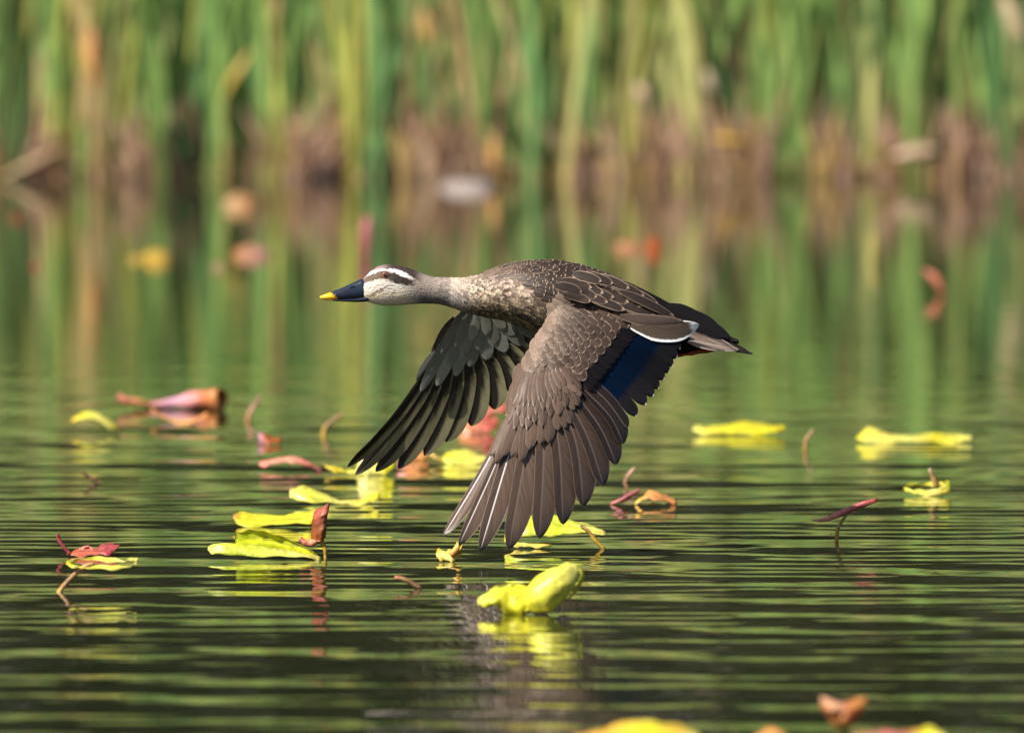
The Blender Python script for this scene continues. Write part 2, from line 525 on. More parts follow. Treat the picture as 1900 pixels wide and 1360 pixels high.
for x0, x1, n_ in ((1070, 1420, 420), (490, 620, 150), (-40, 110, 150), (740, 900, 120), (1500, 1570, 60), (1640, 1900, 160), (240, 340, 60)):
    for k in range(n_):                                 # upright dead stubble where the green is thin
        y = BANK_Y + random.uniform(0.0, 0.22); x = (random.uniform(x0, x1) - 950) / FPX * (y - CAM_Y)
        c = random.choice([(0.48, 0.31, 0.22), (0.56, 0.40, 0.28), (0.36, 0.21, 0.15), (0.22, 0.12, 0.08), (0.50, 0.32, 0.25), (0.52, 0.36, 0.14)])
        sp.append(((x, y, -0.02), (random.gauss(0, 0.25), random.gauss(0, 0.15), 1), random.uniform(0.08, 0.30), random.uniform(0.010, 0.030), 0.1, c))
v, f, c = strips(sp, 4)
lit = mesh_obj('dead_reed_litter', v, f, m_straw, cols=c)
tag(lit, 'brown dead reed leaves heaped at the foot of the reeds', 'dead leaves', kind='stuff')

# ------------------------------------------------------------------ woodland behind the reeds (seen in the water)
m_wood = leaf_material('woodland_leaf', translucency=0.15, rough=0.6, bump=0.0, nscale=3)
vs, fs, cs = [], [], []
clumps = []
for k in range(330):
    x = random.uniform(-26, 26); y = BANK_Y + random.uniform(6, 15); z = random.uniform(0.6, 17) if k > 60 else random.uniform(0.5, 3)
    clumps.append((x, y, z, random.uniform(0.9, 2.0)))
q = rng.normal(size=(len(clumps) * 130, 3))
for i, (x, y, z, r) in enumerate(clumps):
    tint = random.uniform(0.6, 1.2)
    for j in range(130):
        d = q[i * 130 + j]; d = d / np.linalg.norm(d) * r * random.uniform(0.55, 1)
        p = np.array((x, y, z + 1)) + d * (1, 1, 0.8)
        if p[2] < 0.5: continue
        a = rng.normal(size=3); a /= np.linalg.norm(a); b = np.cross(a, rng.normal(size=3)); b /= np.linalg.norm(b)
        s = random.uniform(0.10, 0.22); n0 = len(vs)
        vs += [p - a * s, p + b * s * 0.6, p + a * s, p - b * s * 0.6]
        fs.append([n0, n0 + 1, n0 + 2, n0 + 3])
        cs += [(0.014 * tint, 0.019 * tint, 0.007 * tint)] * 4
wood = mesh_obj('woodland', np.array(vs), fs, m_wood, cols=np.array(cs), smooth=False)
tag(wood, 'dark woodland foliage behind the reed bed', 'woodland', kind='stuff')

# ------------------------------------------------------------------ floating leaves
m_leaf = leaf_material('curled_leaf_skin', translucency=0.20, rough=0.38, bump=0.7, nscale=110, spots=True)
YEL = (0.63, 0.59, 0.025); LIME = (0.49, 0.57, 0.025); YPALE = (0.70, 0.655, 0.16); GOLD = (0.68, 0.45, 0.05)
PINK = (0.60, 0.20, 0.16); RED = (0.46, 0.11, 0.075); CRIM = (0.34, 0.06, 0.07); ORNG = (0.62, 0.27, 0.08); RUST = (0.33, 0.085, 0.02)
STEMT = (0.36, 0.20, 0.09); STEMY = (0.50, 0.33, 0.06); MAUVE = (0.50, 0.25, 0.36); UMBER = (0.16, 0.09, 0.05)


def lerp3(stops, t):
    """colour along a leaf: stops = [(t, colour)]"""
    ts = [s[0] for s in stops]
    return np.array([np.interp(t, ts, [s[1][k] for s in stops]) for k in range(3)])


def colstops(c):
    return [(0, c), (1, c)] if isinstance(c, tuple) else c


class Thing:
    def __init__(self, name, label, cat, wl, px, group=None):
        self.y = water_y(wl)
        self.wl = wl
        p = W(px, wl, self.y)
        self.o = empty(name, tuple(p))
        tag(self.o, label, cat, group)

    def sheet(self, name, Fr, K, B, c, th=0.0009, nr=36, nc=21, wav=0.0015, edge=None, parent=None):
        """curled blade: front edge, keel and back edge, each [(px, py, metres behind the base)]"""
        seed = random.uniform(0, 100)
        F3, K3, B3 = (spline(a, nr) for a in (Fr, K, B))
        P = np.zeros((nr, nc, 3)); C = np.zeros((nr, nc, 3))
        st = colstops(c)
        for i in range(nr):
            t = i / (nr - 1)
            for j in range(nc):
                s = j / (nc - 1)
                # quadratic through the three curves
                a = 2 * (s - 0.5) * (s - 1); b = -4 * s * (s - 1); d = 2 * s * (s - 0.5)
                q = a * F3[i] + b * K3[i] + d * B3[i]
                e = abs(2 * s - 1)
                wv = wav * (0.4 + e) * (math.sin(t * 13 + s * 4 + seed) + 0.6 * math.sin(t * 29 + s * 7 + 2 * seed))
                P[i, j] = W(q[0], q[1], self.y + q[2])
                wv += 0.0005 * math.sin(s * 15.7 + 2.5 * t + seed) * math.sin(math.pi * t)
                P[i, j] += (0, wv, wv * 0.6)
                k = 0.90 + 0.10 * math.sin(s * 15.7 + 2.5 * t + seed) + 0.16 * math.sin(t * 9 + seed + 3 * s) * math.sin(s * 8 + seed)
                cc = lerp3(st, t) * k
                if edge is not None and e > 0.8:
                    cc = cc * 0.6 + np.array(edge) * 0.4
                C[i, j] = cc
        # thickness along the local normal
        du = np.gradient(P, axis=0); dv = np.gradient(P, axis=1)
        nrm = np.cross(du, dv); nrm /= (np.linalg.norm(nrm, axis=2, keepdims=True) + 1e-12)
        taper = np.ones((nr, nc, 1)); taper[0] = taper[-1] = 0.25; taper[:, 0] = taper[:, -1] = 0.35
        A, Bk = P + nrm * th * 0.5 * taper, P - nrm * th * 0.5 * taper
        vs = np.concatenate([A.reshape(-1, 3), Bk.reshape(-1, 3)])
        n = nr * nc
        fs = grid_faces(nr, nc) + grid_faces(nr, nc, n, True)
        for i in range(nr - 1):
            for j in (0, nc - 1):
                fs.append([i * nc + j, (i + 1) * nc + j, n + (i + 1) * nc + j, n + i * nc + j])
        for j in range(nc - 1):
            for i in (0, nr - 1):
                fs.append([i * nc + j, i * nc + j + 1, n + i * nc + j + 1, n + i * nc + j])
        return mesh_obj(name, vs, fs, m_leaf, parent or self.o, cols=np.concatenate([C.reshape(-1, 3)] * 2))

    def tube(self, name, pts, rad, c, nr=18, nc=12, flat=1.0, open_end=False, parent=None, lump=0.13):
        """stalk or rolled blade: pts [(px, py, metres behind)], rad [pixels]"""
        C3 = spline(pts, nr)
        R = np.interp(np.linspace(0, 1, nr), np.linspace(0, 1, len(rad)), rad) * (0.78 if name == 'stalk' else 1.0)
        P = W(C3[:, 0], C3[:, 1], self.y + C3[:, 2])
        T = np.gradient(P, axis=0); T /= np.linalg.norm(T, axis=1, keepdims=True)
        m = (self.y - CAM_Y) / FPX
        vs, cs = [], []
        st = colstops(c)
        seed = random.uniform(0, 50)
        layers = [(1.0, 0)] + ([(0.8, 1)] if open_end else [])
        for scl, inner in layers:
            for i in range(nr):
                ref = np.array((0, 1.0, 0.02))
                s1 = np.cross(T[i], ref); s1 /= np.linalg.norm(s1)
                s2 = np.cross(T[i], s1)
                for j in range(nc):
                    a = 2 * math.pi * j / nc
                    r = R[i] * m * scl * (1 + lump * math.sin(3 * a + seed + i * 0.5) + lump * 0.6 * math.sin(i * 1.1 + seed))
                    vs.append(P[i] + s1 * r * math.cos(a) + s2 * r * flat * math.sin(a))
                    k = 0.9 + 0.14 * math.sin(2 * a + i * 0.4 + seed)
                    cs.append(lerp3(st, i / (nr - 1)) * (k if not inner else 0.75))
        fs = grid_faces(nr, nc, wrap=True)
        if open_end:
            n = nr * nc
            fs += grid_faces(nr, nc, n, True, True)
            for j in range(nc):
                fs.append([(nr - 1) * nc + j, (nr - 1) * nc + (j + 1) % nc, n + (nr - 1) * nc + (j + 1) % nc, n + (nr - 1) * nc + j])
            fs.append(list(range(nc))[::-1])
        else:
            for i, rev in ((0, True), (nr - 1, False)):
                ring = [i * nc + j for j in range(nc)]
                fs.append(ring[::-1] if rev else ring)
        return mesh_obj(name, np.array(vs), fs, m_leaf, parent or self.o, cols=np.array(cs))


CL, ST = 'curled leaf', 'stalk'
# --- left side, further off
t = Thing('curled_leaf', 'small yellow leaf arched over the water left of the pink trumpet shaped leaf', CL, 803, 178)
t.sheet('blade', [(132, 786, 0), (150, 777, -.006), (180, 780, -.012), (205, 794, -.012), (221, 803, 0)],
        [(133, 778, .005), (158, 765, .006), (184, 768, .01), (206, 782, .01), (221, 796, .008)],
        [(134, 784, .014), (158, 772, .02), (184, 774, .03), (206, 788, .03), (221, 803, .02)], [(0, GOLD), (.2, YEL), (.6, YPALE), (1, YEL)], nr=20)
t = Thing('curled_leaf', 'large pink and orange trumpet shaped leaf rolled open at one end', CL, 759, 330)
b = t.tube('rolled_blade', [(272, 752, .01), (320, 748, .01), (370, 743, 0), (412, 739, -.02)], [5, 10, 18, 21], [(0, PINK), (.3, MAUVE), (.55, (0.62, 0.26, 0.28)), (.8, (0.65, 0.2, 0.08)), (1, ORNG)], open_end=True, flat=1.1)
t.tube('rolled_stub', [(218, 736, 0), (235, 743, 0), (258, 747, .005), (278, 751, .01)], [7, 7, 6, 5], [(0, PINK), (1, ORNG)])
t = Thing('curled_leaf', 'orange leaf sagging into the water in front of the pink trumpet shaped leaf', CL, 786, 335)
t.sheet('blade', [(281, 760, 0), (300, 775, -.01), (335, 787, -.012), (362, 784, -.01), (386, 769, 0)],
        [(280, 757, .006), (300, 769, .004), (335, 778, .002), (362, 776, .004), (385, 765, .008)],
        [(282, 763, .014), (302, 777, .02), (336, 786, .025), (362, 785, .022), (384, 772, .016)], [(0, ORNG), (.5, (0.66, 0.36, 0.16)), (1, ORNG)])
t = Thing('leaf_stalk', 'thin pinkish stalk leaning out of the water beyond the small rust leaf', ST, 782, 458)
t.tube('stalk', [(458, 785, 0), (463, 769, 0), (472, 753, 0), (486, 733, 0)], [5.5, 5.5, 4.5, 3.5], [(0, ORNG), (.4, (0.5, 0.25, 0.18)), (1, (0.45, 0.24, 0.2))])
t = Thing('curled_leaf', 'small rust brown leaf with a mauve end beside the leaning pinkish stalk', CL, 824, 500)
t.sheet('blade', [(481, 826, 0), (492, 824, -.008), (506, 823, -.01), (522, 820, 0)], [(479, 805, .004), (490, 808, .002), (506, 813, .002), (522, 814, .004)], [(483, 800, .012), (492, 806, .016), (506, 812, .018), (521, 816, .012)], [(0, MAUVE), (.35, RUST), (1, RUST)], nr=14)
t = Thing('leaf_stalk', 'thin tan stalk with a yellow foot bending out of the water', ST, 810, 603)
t.tube('stalk', [(602, 814, 0), (601, 801, 0), (612, 785, 0), (638, 767, 0)], [6, 6, 5, 4], [(0, STEMY), (.35, STEMY), (.6, STEMT), (1, STEMT)])
t = Thing('curled_leaf', 'salmon pink leaf arched like a bridge beside the dark wing tips', CL, 872, 540)
t.sheet('blade', [(482, 866, 0), (505, 862, -.01), (538, 857, -.014), (566, 864, -.012), (597, 874, 0)],
        [(481, 858, .004), (505, 852, .004), (538, 847, .004), (565, 853, .004), (597, 871, .004)],
        [(483, 864, .012), (505, 860, .022), (538, 856, .026), (566, 864, .022), (597, 874, .01)], [(0, PINK), (.5, (0.66, 0.3, 0.2)), (.8, PINK), (1, (0.5, 0.13, 0.14))])
t = Thing('leaf_stalk', 'short dark brown twig poking out of the rippled water', ST, 896, 184)
t.tube('stalk', [(152, 876, 0), (168, 886, 0), (187, 898, 0)], [3.5, 4.5, 4.5], UMBER)
# --- around the far wing tips
t = Thing('curled_leaf', 'yellow leaf standing on edge behind the dark wing tips', CL, 882, 690)
t.sheet('blade', [(660, 880, 0), (685, 882, -.012), (712, 880, -.01), (733, 868, 0)], [(663, 852, .004), (688, 850, .0), (712, 852, .002), (730, 852, .006)],
        [(668, 838, .012), (690, 828, .016), (715, 828, .018), (727, 838, .012)], [(0, YPALE), (.45, YPALE), (.7, YEL), (1, YEL)], nr=18)
t.sheet('side_lobe', [(600, 866, 0), (622, 876, -.004), (645, 878, -.004), (668, 880, 0)], [(601, 862, .003), (622, 868, .002), (645, 872, .002), (668, 873, .003)], [(602, 864, .008), (624, 868, .012), (646, 873, .012), (668, 876, .01)], [(0, GOLD), (.5, YEL), (1, YPALE)], nr=20, nc=11)
t = Thing('curled_leaf', 'orange pink leaf lying behind the dark wing tips', CL, 853, 768)
t.sheet('blade', [(735, 850, 0), (755, 855, -.008), (775, 855, -.008), (800, 848, 0)], [(737, 832, .004), (757, 830, .002), (775, 828, .002), (798, 838, .004)], [(740, 824, .012), (757, 815, .016), (776, 814, .018), (795, 834, .012)], [(0, PINK), (.5, ORNG), (1, ORNG)], nr=14)
t = Thing('curled_leaf', 'red curled leaf glimpsed between the two wings', CL, 803, 895)
t.sheet('blade', [(848, 800, 0), (872, 806, -.01), (900, 803, -.01), (925, 795, 0)], [(850, 790, .004), (875, 786, .002), (902, 782, .002), (925, 782, .004)], [(853, 784, .012), (876, 776, .018), (905, 770, .02), (925, 776, .012)], [(0, ORNG), (.6, RED), (1, RED)], nr=16)
t.sheet('side_lobe', [(896, 775, .01), (915, 768, .01), (935, 764, .01), (952, 763, .012)], [(894, 766, .014), (914, 758, .014), (935, 754, .014), (953, 756, .016)], [(897, 764, .022), (915, 753, .026), (936, 750, .026), (953, 754, .022)], RED, nr=20, nc=11)
t = Thing('curled_leaf', 'yellow folded leaf with a brown stalk between the two wings', CL, 862, 858)
t.sheet('blade', [(820, 858, 0), (845, 862, -.01), (875, 862, -.01), (905, 857, 0)], [(820, 848, .003), (846, 848, .0), (875, 850, .0), (905, 850, .004)], [(822, 846, .01), (846, 834, .018), (874, 838, .02), (904, 848, .012)], [(0, YEL), (1, YPALE)], nr=16)
t.tube('stalk', [(796, 838, .02), (806, 848, .01), (820, 854, .004)], [5, 5, 4], STEMY)
# --- middle left cluster
t = Thing('curled_leaf', 'pale yellow wavy leaf with a raised lobe at each end', CL, 936, 622)
t.sheet('blade', [(538, 926, 0), (560, 930, -.012), (595, 932, -.014), (635, 936, -.012), (670, 935, -.01), (706, 926, 0)],
        [(537, 911, .004), (560, 912, .0), (595, 919, .0), (635, 930, .0), (670, 928, .0), (703, 915, .006)],
        [(541, 908, .014), (560, 902, .022), (595, 913, .026), (635, 927, .022), (672, 926, .02), (705, 907, .012)], [(0, YPALE), (.3, (0.6, 0.62, .06)), (.6, YPALE), (1, YEL)], nr=34)
t = Thing('curled_leaf', 'long yellow leaf folded lengthwise with an orange bitten end', CL, 977, 512)
t.sheet('blade', [(434, 968, 0), (450, 977, -.014), (500, 976, -.016), (550, 973, -.016), (585, 968, -.012), (606, 952, 0)],
        [(432, 957, .003), (452, 967, -.008), (500, 968, -.008), (550, 962, -.006), (585, 955, -.004), (606, 947, .004)],
        [(433, 952, .012), (452, 951, .022), (500, 954, .026), (550, 952, .024), (585, 947, .02), (604, 944, .012)], [(0, ORNG), (.08, GOLD), (.2, YEL), (1, (0.66, 0.66, 0.05))], nr=34)
t = Thing('curled_leaf', 'upright rust red leaf twisting out of the water on a yellow stalk', CL, 1033, 597)
b = t.sheet('blade', [(604, 1000, -.004), (606, 975, -.006), (608, 955, -.006), (612, 936, -.004)], [(592, 1004, -.008), (593, 978, -.012), (596, 955, -.012), (605, 936, -.006)], [(577, 1000, .004), (578, 975, .006), (583, 950, .006), (601, 938, .002)],
            [(0, RUST), (.35, (0.22, 0.075, 0.03)), (.7, RED), (1, (0.3, 0.1, 0.06))], nr=22)
t.tube('pink_foot', [(556, 998, 0), (566, 1006, 0), (580, 1007, 0), (592, 1000, -.002)], [4, 6, 7, 6], [(0, PINK), (1, (0.55, 0.25, 0.12))])
t.tube('stalk', [(594, 1000, 0), (601, 1012, 0), (603, 1024, 0), (604, 1037, 0)], [8, 5, 4, 4], [(0, (0.4, 0.25, 0.05)), (1, STEMY)])
t = Thing('curled_leaf', 'bright lime yellow leaf folded like an open purse', CL, 1036, 490)
t.sheet('blade', [(386, 1021, 0), (400, 1028, -.02), (440, 1031, -.025), (500, 1031, -.025), (550, 1035, -.022), (597, 1037, 0)],
        [(386, 1015, .004), (402, 1010, -.012), (440, 1009, -.014), (500, 1017, -.012), (550, 1024, -.01), (595, 1033, .004)],
        [(388, 1017, .01), (404, 1016, .0), (440, 1018, .0), (500, 1026, .0), (550, 1031, .0), (592, 1034, .008)], [(0, YPALE), (.4, LIME), (.8, YPALE), (1, YPALE)], nr=34)
t.sheet('back_flap', [(436, 1016, .006), (465, 1018, .004), (500, 1020, .004), (540, 1026, .004), (590, 1033, .006)], [(436, 1000, .02), (465, 1002, .024), (500, 1004, .024), (540, 1012, .02), (588, 1028, .012)],
        [(437, 986, .024), (465, 984, .018), (500, 986, .016), (540, 1003, .014), (588, 1026, .01)], [(0, (0.40, 0.47, 0.015)), (1, (0.48, 0.50, 0.02))], edge=YPALE, nr=28)  # flap colour darkened as inner shade, edge painted as a pale highlight
t = Thing('curled_leaf', 'crimson leaf with an upright stalk and a pointed lobed body', CL, 1031, 165)
t.sheet('blade', [(124, 1030, 0), (150, 1032, -.008), (180, 1031, -.008), (205, 1028, -.006), (222, 1013, 0)], [(124, 1026, .004), (150, 1025, .0), (180, 1022, .0), (205, 1016, .0), (222, 1011, .004)], [(126, 1026, .01), (152, 1018, .016), (180, 1014, .02), (203, 1008, .018), (221, 1010, .01)], [(0, (0.5, 0.12, 0.05)), (.4, (0.46, 0.12, 0.08)), (.7, CRIM), (1, CRIM)])
t.tube('stalk', [(106, 991, 0), (111, 1004, 0), (120, 1017, 0), (130, 1028, 0)], [4.5, 4.5, 4, 4], CRIM)
t.sheet('side_lobe', [(140, 1026, .01), (152, 1020, .01), (165, 1017, .01), (176, 1022, .01)], [(141, 1022, .014), (152, 1015, .014), (165, 1013, .014), (176, 1019, .014)], [(142, 1024, .02), (153, 1018, .022), (165, 1016, .022), (175, 1021, .02)], PINK, nr=20, nc=11)
t = Thing('curled_leaf', 'thin yellow ring of leaf held up by a slanting brown stalk', CL, 1098, 110)
t.sheet('front_rim', [(122, 1046, 0), (150, 1055, -.012), (200, 1055, -.014), (240, 1053, -.01), (253, 1046, 0)], [(122, 1045, .001), (150, 1052, -.01), (200, 1052, -.012), (240, 1050, -.008), (254, 1043, .002)], [(123, 1044, .002), (150, 1050, -.008), (200, 1050, -.01), (240, 1048, -.006), (254, 1041, .004)], [(0, YEL), (1, YPALE)], nc=5)
t.sheet('back_rim', [(122, 1045, .002), (150, 1040, .02), (195, 1041, .022), (230, 1043, .018), (254, 1037, .006)], [(123, 1043, .004), (150, 1037, .022), (195, 1038, .024), (230, 1040, .02), (255, 1036, .008)], [(124, 1042, .006), (150, 1034, .024), (195, 1035, .026), (230, 1036, .022), (255, 1036, .01)], [(0, YEL), (1, YPALE)], nc=5)
t.tube('stalk', [(108, 1101, 0), (118, 1087, 0), (140, 1064, 0), (158, 1050, -.004), (175, 1045, -.006)], [6, 6, 6, 5, 4], [(0, STEMY), (.3, STEMT), (1, (0.42, 0.22, 0.07))])
t = Thing('leaf_stalk', 'short reddish brown stalk stub near the lime yellow folded leaf', ST, 1090, 768)
t.tube('stalk', [(732, 1071, 0), (745, 1073, 0), (762, 1080, 0), (781, 1091, 0)], [4, 5, 5.5, 5], [(0, PINK), (.3, STEMT), (1, UMBER)])
# --- under the near wing
t = Thing('curled_leaf', 'big bright yellow leaf with one upright oval lobe, below the wing tip', CL, 1138, 975)
t.sheet('blade', [(974, 1132, -.010), (992, 1137, -.012), (1018, 1134, -.014), (1044, 1117, -.012), (1064, 1092, -.008), (1074, 1064, -.002)],
        [(966, 1116, -.004), (982, 1107, -.016), (1008, 1094, -.022), (1032, 1080, -.022), (1054, 1065, -.014), (1071, 1053, .0)],
        [(968, 1100, .006), (982, 1083, .0), (1008, 1062, -.002), (1034, 1049, 0), (1054, 1044, .004), (1068, 1047, .008)], [(0, YEL), (.35, (0.70, 0.70, 0.06)), (1, YPALE)], edge=(0.6, 0.6, 0.02), nr=44, nc=25, wav=.0011)
t.sheet('inner_rim', [(1040, 1122, -.010), (1058, 1104, -.008), (1072, 1080, -.004), (1076, 1058, .002), (1066, 1046, .006)],
        [(1042, 1120, -.006), (1063, 1104, -.002), (1079, 1080, .002), (1081, 1060, .006), (1068, 1045, .010)],
        [(1043, 1119, 0), (1064, 1103, .006), (1081, 1080, .010), (1083, 1062, .012), (1070, 1046, .014)], [(0, GOLD), (.4, YEL), (1, LIME)], nr=24, nc=9, wav=.0006)
t.sheet('side_lobe', [(887, 1121, 0), (900, 1128, -.010), (922, 1123, -.012), (938, 1141, -.010), (966, 1143, -.008), (984, 1128, -.006)],
        [(886, 1113, .002), (904, 1110, -.010), (926, 1106, -.012), (944, 1114, -.010), (966, 1112, -.010), (985, 1108, -.008)],
        [(890, 1106, .008), (908, 1096, .010), (932, 1089, .012), (950, 1086, .012), (968, 1085, .010), (984, 1092, .006)], [(0, YPALE), (.25, (0.7, 0.7, 0.06)), (.6, YEL), (1, YEL)], edge=(0.62, 0.6, 0.02), nr=40, nc=21, wav=.0012)
t.sheet('ragged_edge', [(905, 1097, .012), (925, 1090, .014), (945, 1087, .014), (962, 1085, .012)], [(906, 1094, .014), (925, 1087, .016), (945, 1083, .016), (961, 1083, .014)], [(908, 1095, .018), (926, 1089, .022), (945, 1086, .022), (960, 1085, .018)], [(0, (0.35, 0.36, 0.03)), (1, (0.45, 0.45, 0.03))], nr=20, nc=9, wav=.0016)
t = Thing('curled_leaf', 'yellow green domed leaf half hidden behind the near wing tip', CL, 1018, 1020)
t.sheet('blade', [(935, 1004, 0), (965, 998, -.012), (1000, 994, -.014), (1040, 992, -.014), (1080, 990, -.01), (1126, 990, 0)],
        [(938, 985, .006), (968, 972, .0), (1000, 968, .0), (1040, 970, .0), (1080, 976, .002), (1124, 986, .006)],
        [(942, 978, .014), (970, 962, .02), (1000, 955, .024), (1040, 958, .024), (1082, 970, .02), (1120, 985, .014)], [(0, LIME), (.6, (0.58, 0.66, 0.05)), (1, YPALE)], nr=30)
t.sheet('tan_strip', [(934, 1006, -.01), (960, 1015, -.014), (990, 1016, -.014), (1022, 1012, -.01)], [(934, 1003, -.006), (960, 1007, -.008), (990, 1009, -.008), (1022, 1011, -.006)], [(935, 1004, 0), (960, 1006, .004), (990, 1008, .004), (1021, 1011, 0)], [(0, GOLD), (.5, YPALE), (1, GOLD)], nr=20, nc=11)
t.tube('stalk', [(1078, 975, -.006), (1092, 985, -.012), (1104, 1002, -.012), (1122, 1019, -.012)], [3.5, 4, 5, 4], [(0, UMBER), (.4, (0.3, 0.18, 0.06)), (.7, GOLD), (1, STEMY)])
t = Thing('curled_leaf', 'small tan yellow crumpled leaf touching the near wing tip', CL, 1040, 832)
t.sheet('blade', [(810, 1036, 0), (824, 1041, -.006), (840, 1041, -.006), (857, 1033, 0)], [(809, 1024, .002), (824, 1026, -.002), (840, 1026, -.002), (857, 1020, .003)], [(811, 1019, .01), (824, 1021, .012), (840, 1020, .012), (858, 1010, .008)], [(0, GOLD), (.5, YPALE), (1, GOLD)], nr=14, wav=.002)
t.tube('tip', [(836, 1030, -.006), (846, 1020, -.006), (853, 1007, -.004)], [6, 6, 5], [(0, ORNG), (1, GOLD)], nr=8, nc=8)
# --- right side
t = Thing('curled_leaf', 'flat yellow leaf afloat with a gently humped back', CL, 808, 1372)
t.sheet('blade', [(1286, 801, 0), (1310, 806, -.014), (1370, 807, -.016), (1420, 807, -.014), (1457, 801, 0)], [(1285, 793, .004), (1310, 797, -.004), (1370, 794, -.004), (1420, 794, -.004), (1457, 793, .004)], [(1288, 789, .014), (1312, 791, .03), (1372, 783, .034), (1420, 787, .03), (1455, 789, .014)], [(0, YPALE), (.4, YEL), (1, YEL)], nr=30)
t = Thing('leaf_stalk', 'thin tan stalk rising alone between two flat yellow leaves', ST, 836, 1494)
t.tube('stalk', [(1495, 842, 0), (1494, 826, 0), (1500, 810, 0), (1510, 797, 0)], [5, 5, 4.5, 3.5], [(0, STEMY), (.5, STEMT), (1, (0.5, 0.33, 0.2))])
t = Thing('curled_leaf', 'long flat yellow leaf with one peaked end', CL, 822, 1695)
t.sheet('blade', [(1588, 816, 0), (1612, 820, -.012), (1660, 821, -.016), (1720, 821, -.016), (1770, 822, -.012), (1803, 817, 0)], [(1588, 812, .004), (1612, 808, -.002), (1660, 813, -.004), (1720, 812, -.004), (1770, 813, -.002), (1804, 811, .004)], [(1590, 810, .012), (1612, 793, .014), (1658, 806, .026), (1720, 804, .03), (1770, 806, .026), (1802, 806, .014)], [(0, YEL), (.5, YPALE), (.65, YEL), (1, YPALE)], nr=36)
t = Thing('curled_leaf', 'small yellow loop of leaf with a brown stalk standing up behind', CL, 920, 1718)
t.sheet('front_rim', [(1678, 908, 0), (1695, 917, -.008), (1722, 919, -.01), (1748, 919, -.008), (1763, 910, 0)], [(1677, 905, .002), (1695, 911, -.006), (1722, 914, -.007), (1748, 909, -.006), (1764, 902, .003)], [(1678, 903, .004), (1696, 908, -.004), (1722, 910, -.004), (1748, 900, -.002), (1763, 894, .005)], [(0, YEL), (.6, YPALE), (1, YEL)], nr=20, nc=11)
t.sheet('back_rim', [(1678, 904, .004), (1695, 901, .02), (1722, 902, .024), (1745, 900, .02), (1763, 896, .006)], [(1679, 901, .006), (1695, 898, .022), (1722, 899, .026), (1745, 896, .022), (1762, 893, .008)], [(1680, 900, .008), (1696, 896, .024), (1722, 897, .028), (1745, 893, .024), (1760, 893, .01)], YEL, nr=20, nc=5)
t.tube('stalk', [(1737, 903, .02), (1733, 890, .02), (1725, 869, .018)], [7, 6, 4], [(0, STEMY), (.6, STEMT), (1, (0.4, 0.28, 0.16))], nr=10)
t = Thing('curled_leaf', 'slender pink rolled leaf perched aslant on a curved brown stalk', CL, 1003, 1552)
t.tube('rolled_blade', [(1506, 965, 0), (1530, 964, 0), (1560, 953, 0), (1595, 937, 0), (1629, 927, 0)], [1.5, 4, 6, 6, 3.5], [(0, (0.62, 0.3, 0.24)), (.3, PINK), (.8, (0.5, 0.14, 0.13)), (1, CRIM)])
t.tube('stalk', [(1573, 953, 0), (1563, 965, 0), (1555, 982, 0), (1552, 1007, 0)], [3, 3.5, 4, 4.5], [(0, (0.3, 0.24, 0.06)), (1, (0.4, 0.22, 0.03))])
t = Thing('leaf_stalk', 'thin brown stalk just beyond the crimson splinter and orange leaf', ST, 902, 1162)
t.tube('stalk', [(1166, 907, 0), (1160, 897, 0), (1166, 882, 0), (1178, 868, 0)], [4, 5, 5, 3.5], [(0, STEMT), (1, (0.45, 0.26, 0.2))], nr=10)
t = Thing('curled_leaf', 'crimson rolled splinter of leaf beside a folded orange leaf', CL, 938, 1150)
t.tube('rolled_blade', [(1133, 935, 0), (1150, 929, 0), (1168, 919, 0), (1188, 908, 0)], [2, 5, 5, 3], [(0, PINK), (.4, CRIM), (1, (0.34, 0.1, 0.12))], nr=12)
t = Thing('curled_leaf', 'folded orange leaf beside a crimson rolled splinter', CL, 938, 1216)
t.sheet('blade', [(1178, 934, 0), (1204, 926, -.008), (1228, 930, -.008), (1256, 936, 0)], [(1178, 931, .003), (1203, 919, -.003), (1228, 921, -.003), (1256, 931, .003)], [(1180, 930, .01), (1202, 912, .012), (1226, 914, .014), (1254, 929, .01)], [(0, GOLD), (.3, ORNG), (1, ORNG)], nr=18, edge=PINK)
t.sheet('under_flap', [(1182, 939, 0), (1205, 941, -.006), (1230, 941, -.006), (1252, 937, 0)], [(1182, 935, .004), (1205, 937, .004), (1230, 937, .004), (1252, 934, .004)], [(1184, 935, .014), (1205, 934, .018), (1230, 934, .018), (1250, 933, .014)], [(0, GOLD), (1, ORNG)], nr=20, nc=11)
# --- bottom edge, nearest
t = Thing('curled_leaf', 'upright forked leaf, rust red with a peach lobe, on a green stalk', CL, 1392, 1566)
t.sheet('blade', [(1562, 1360, -.004), (1580, 1345, -.006), (1598, 1322, -.006), (1612, 1296, 0)], [(1556, 1345, -.012), (1566, 1325, -.014), (1578, 1308, -.012), (1604, 1294, -.002)], [(1552, 1340, .004), (1552, 1322, .008), (1562, 1308, .01), (1596, 1296, .004)], [(0, (0.3, 0.16, 0.04)), (.4, RUST), (1, ORNG)], nr=18)
t.sheet('side_lobe', [(1562, 1352, -.006), (1560, 1330, -.01), (1566, 1316, -.01), (1572, 1306, -.004)], [(1548, 1346, -.008), (1540, 1324, -.014), (1540, 1308, -.014), (1544, 1298, -.004)], [(1540, 1338, 0), (1526, 1314, .004), (1522, 1300, .004), (1524, 1292, .004)], [(0, (0.3, 0.16, 0.05)), (.4, RUST), (.7, (0.7, 0.36, 0.2)), (1, (0.72, 0.4, 0.25))], nr=18)
t.tube('stalk', [(1556, 1345, 0), (1558, 1370, 0), (1558, 1398, 0)], [12, 9, 8], (0.2, 0.2, 0.05), nr=8)
t = Thing('curled_leaf', 'broad yellow leaf with orange edges floating nearest the viewer side', CL, 1386, 1185)
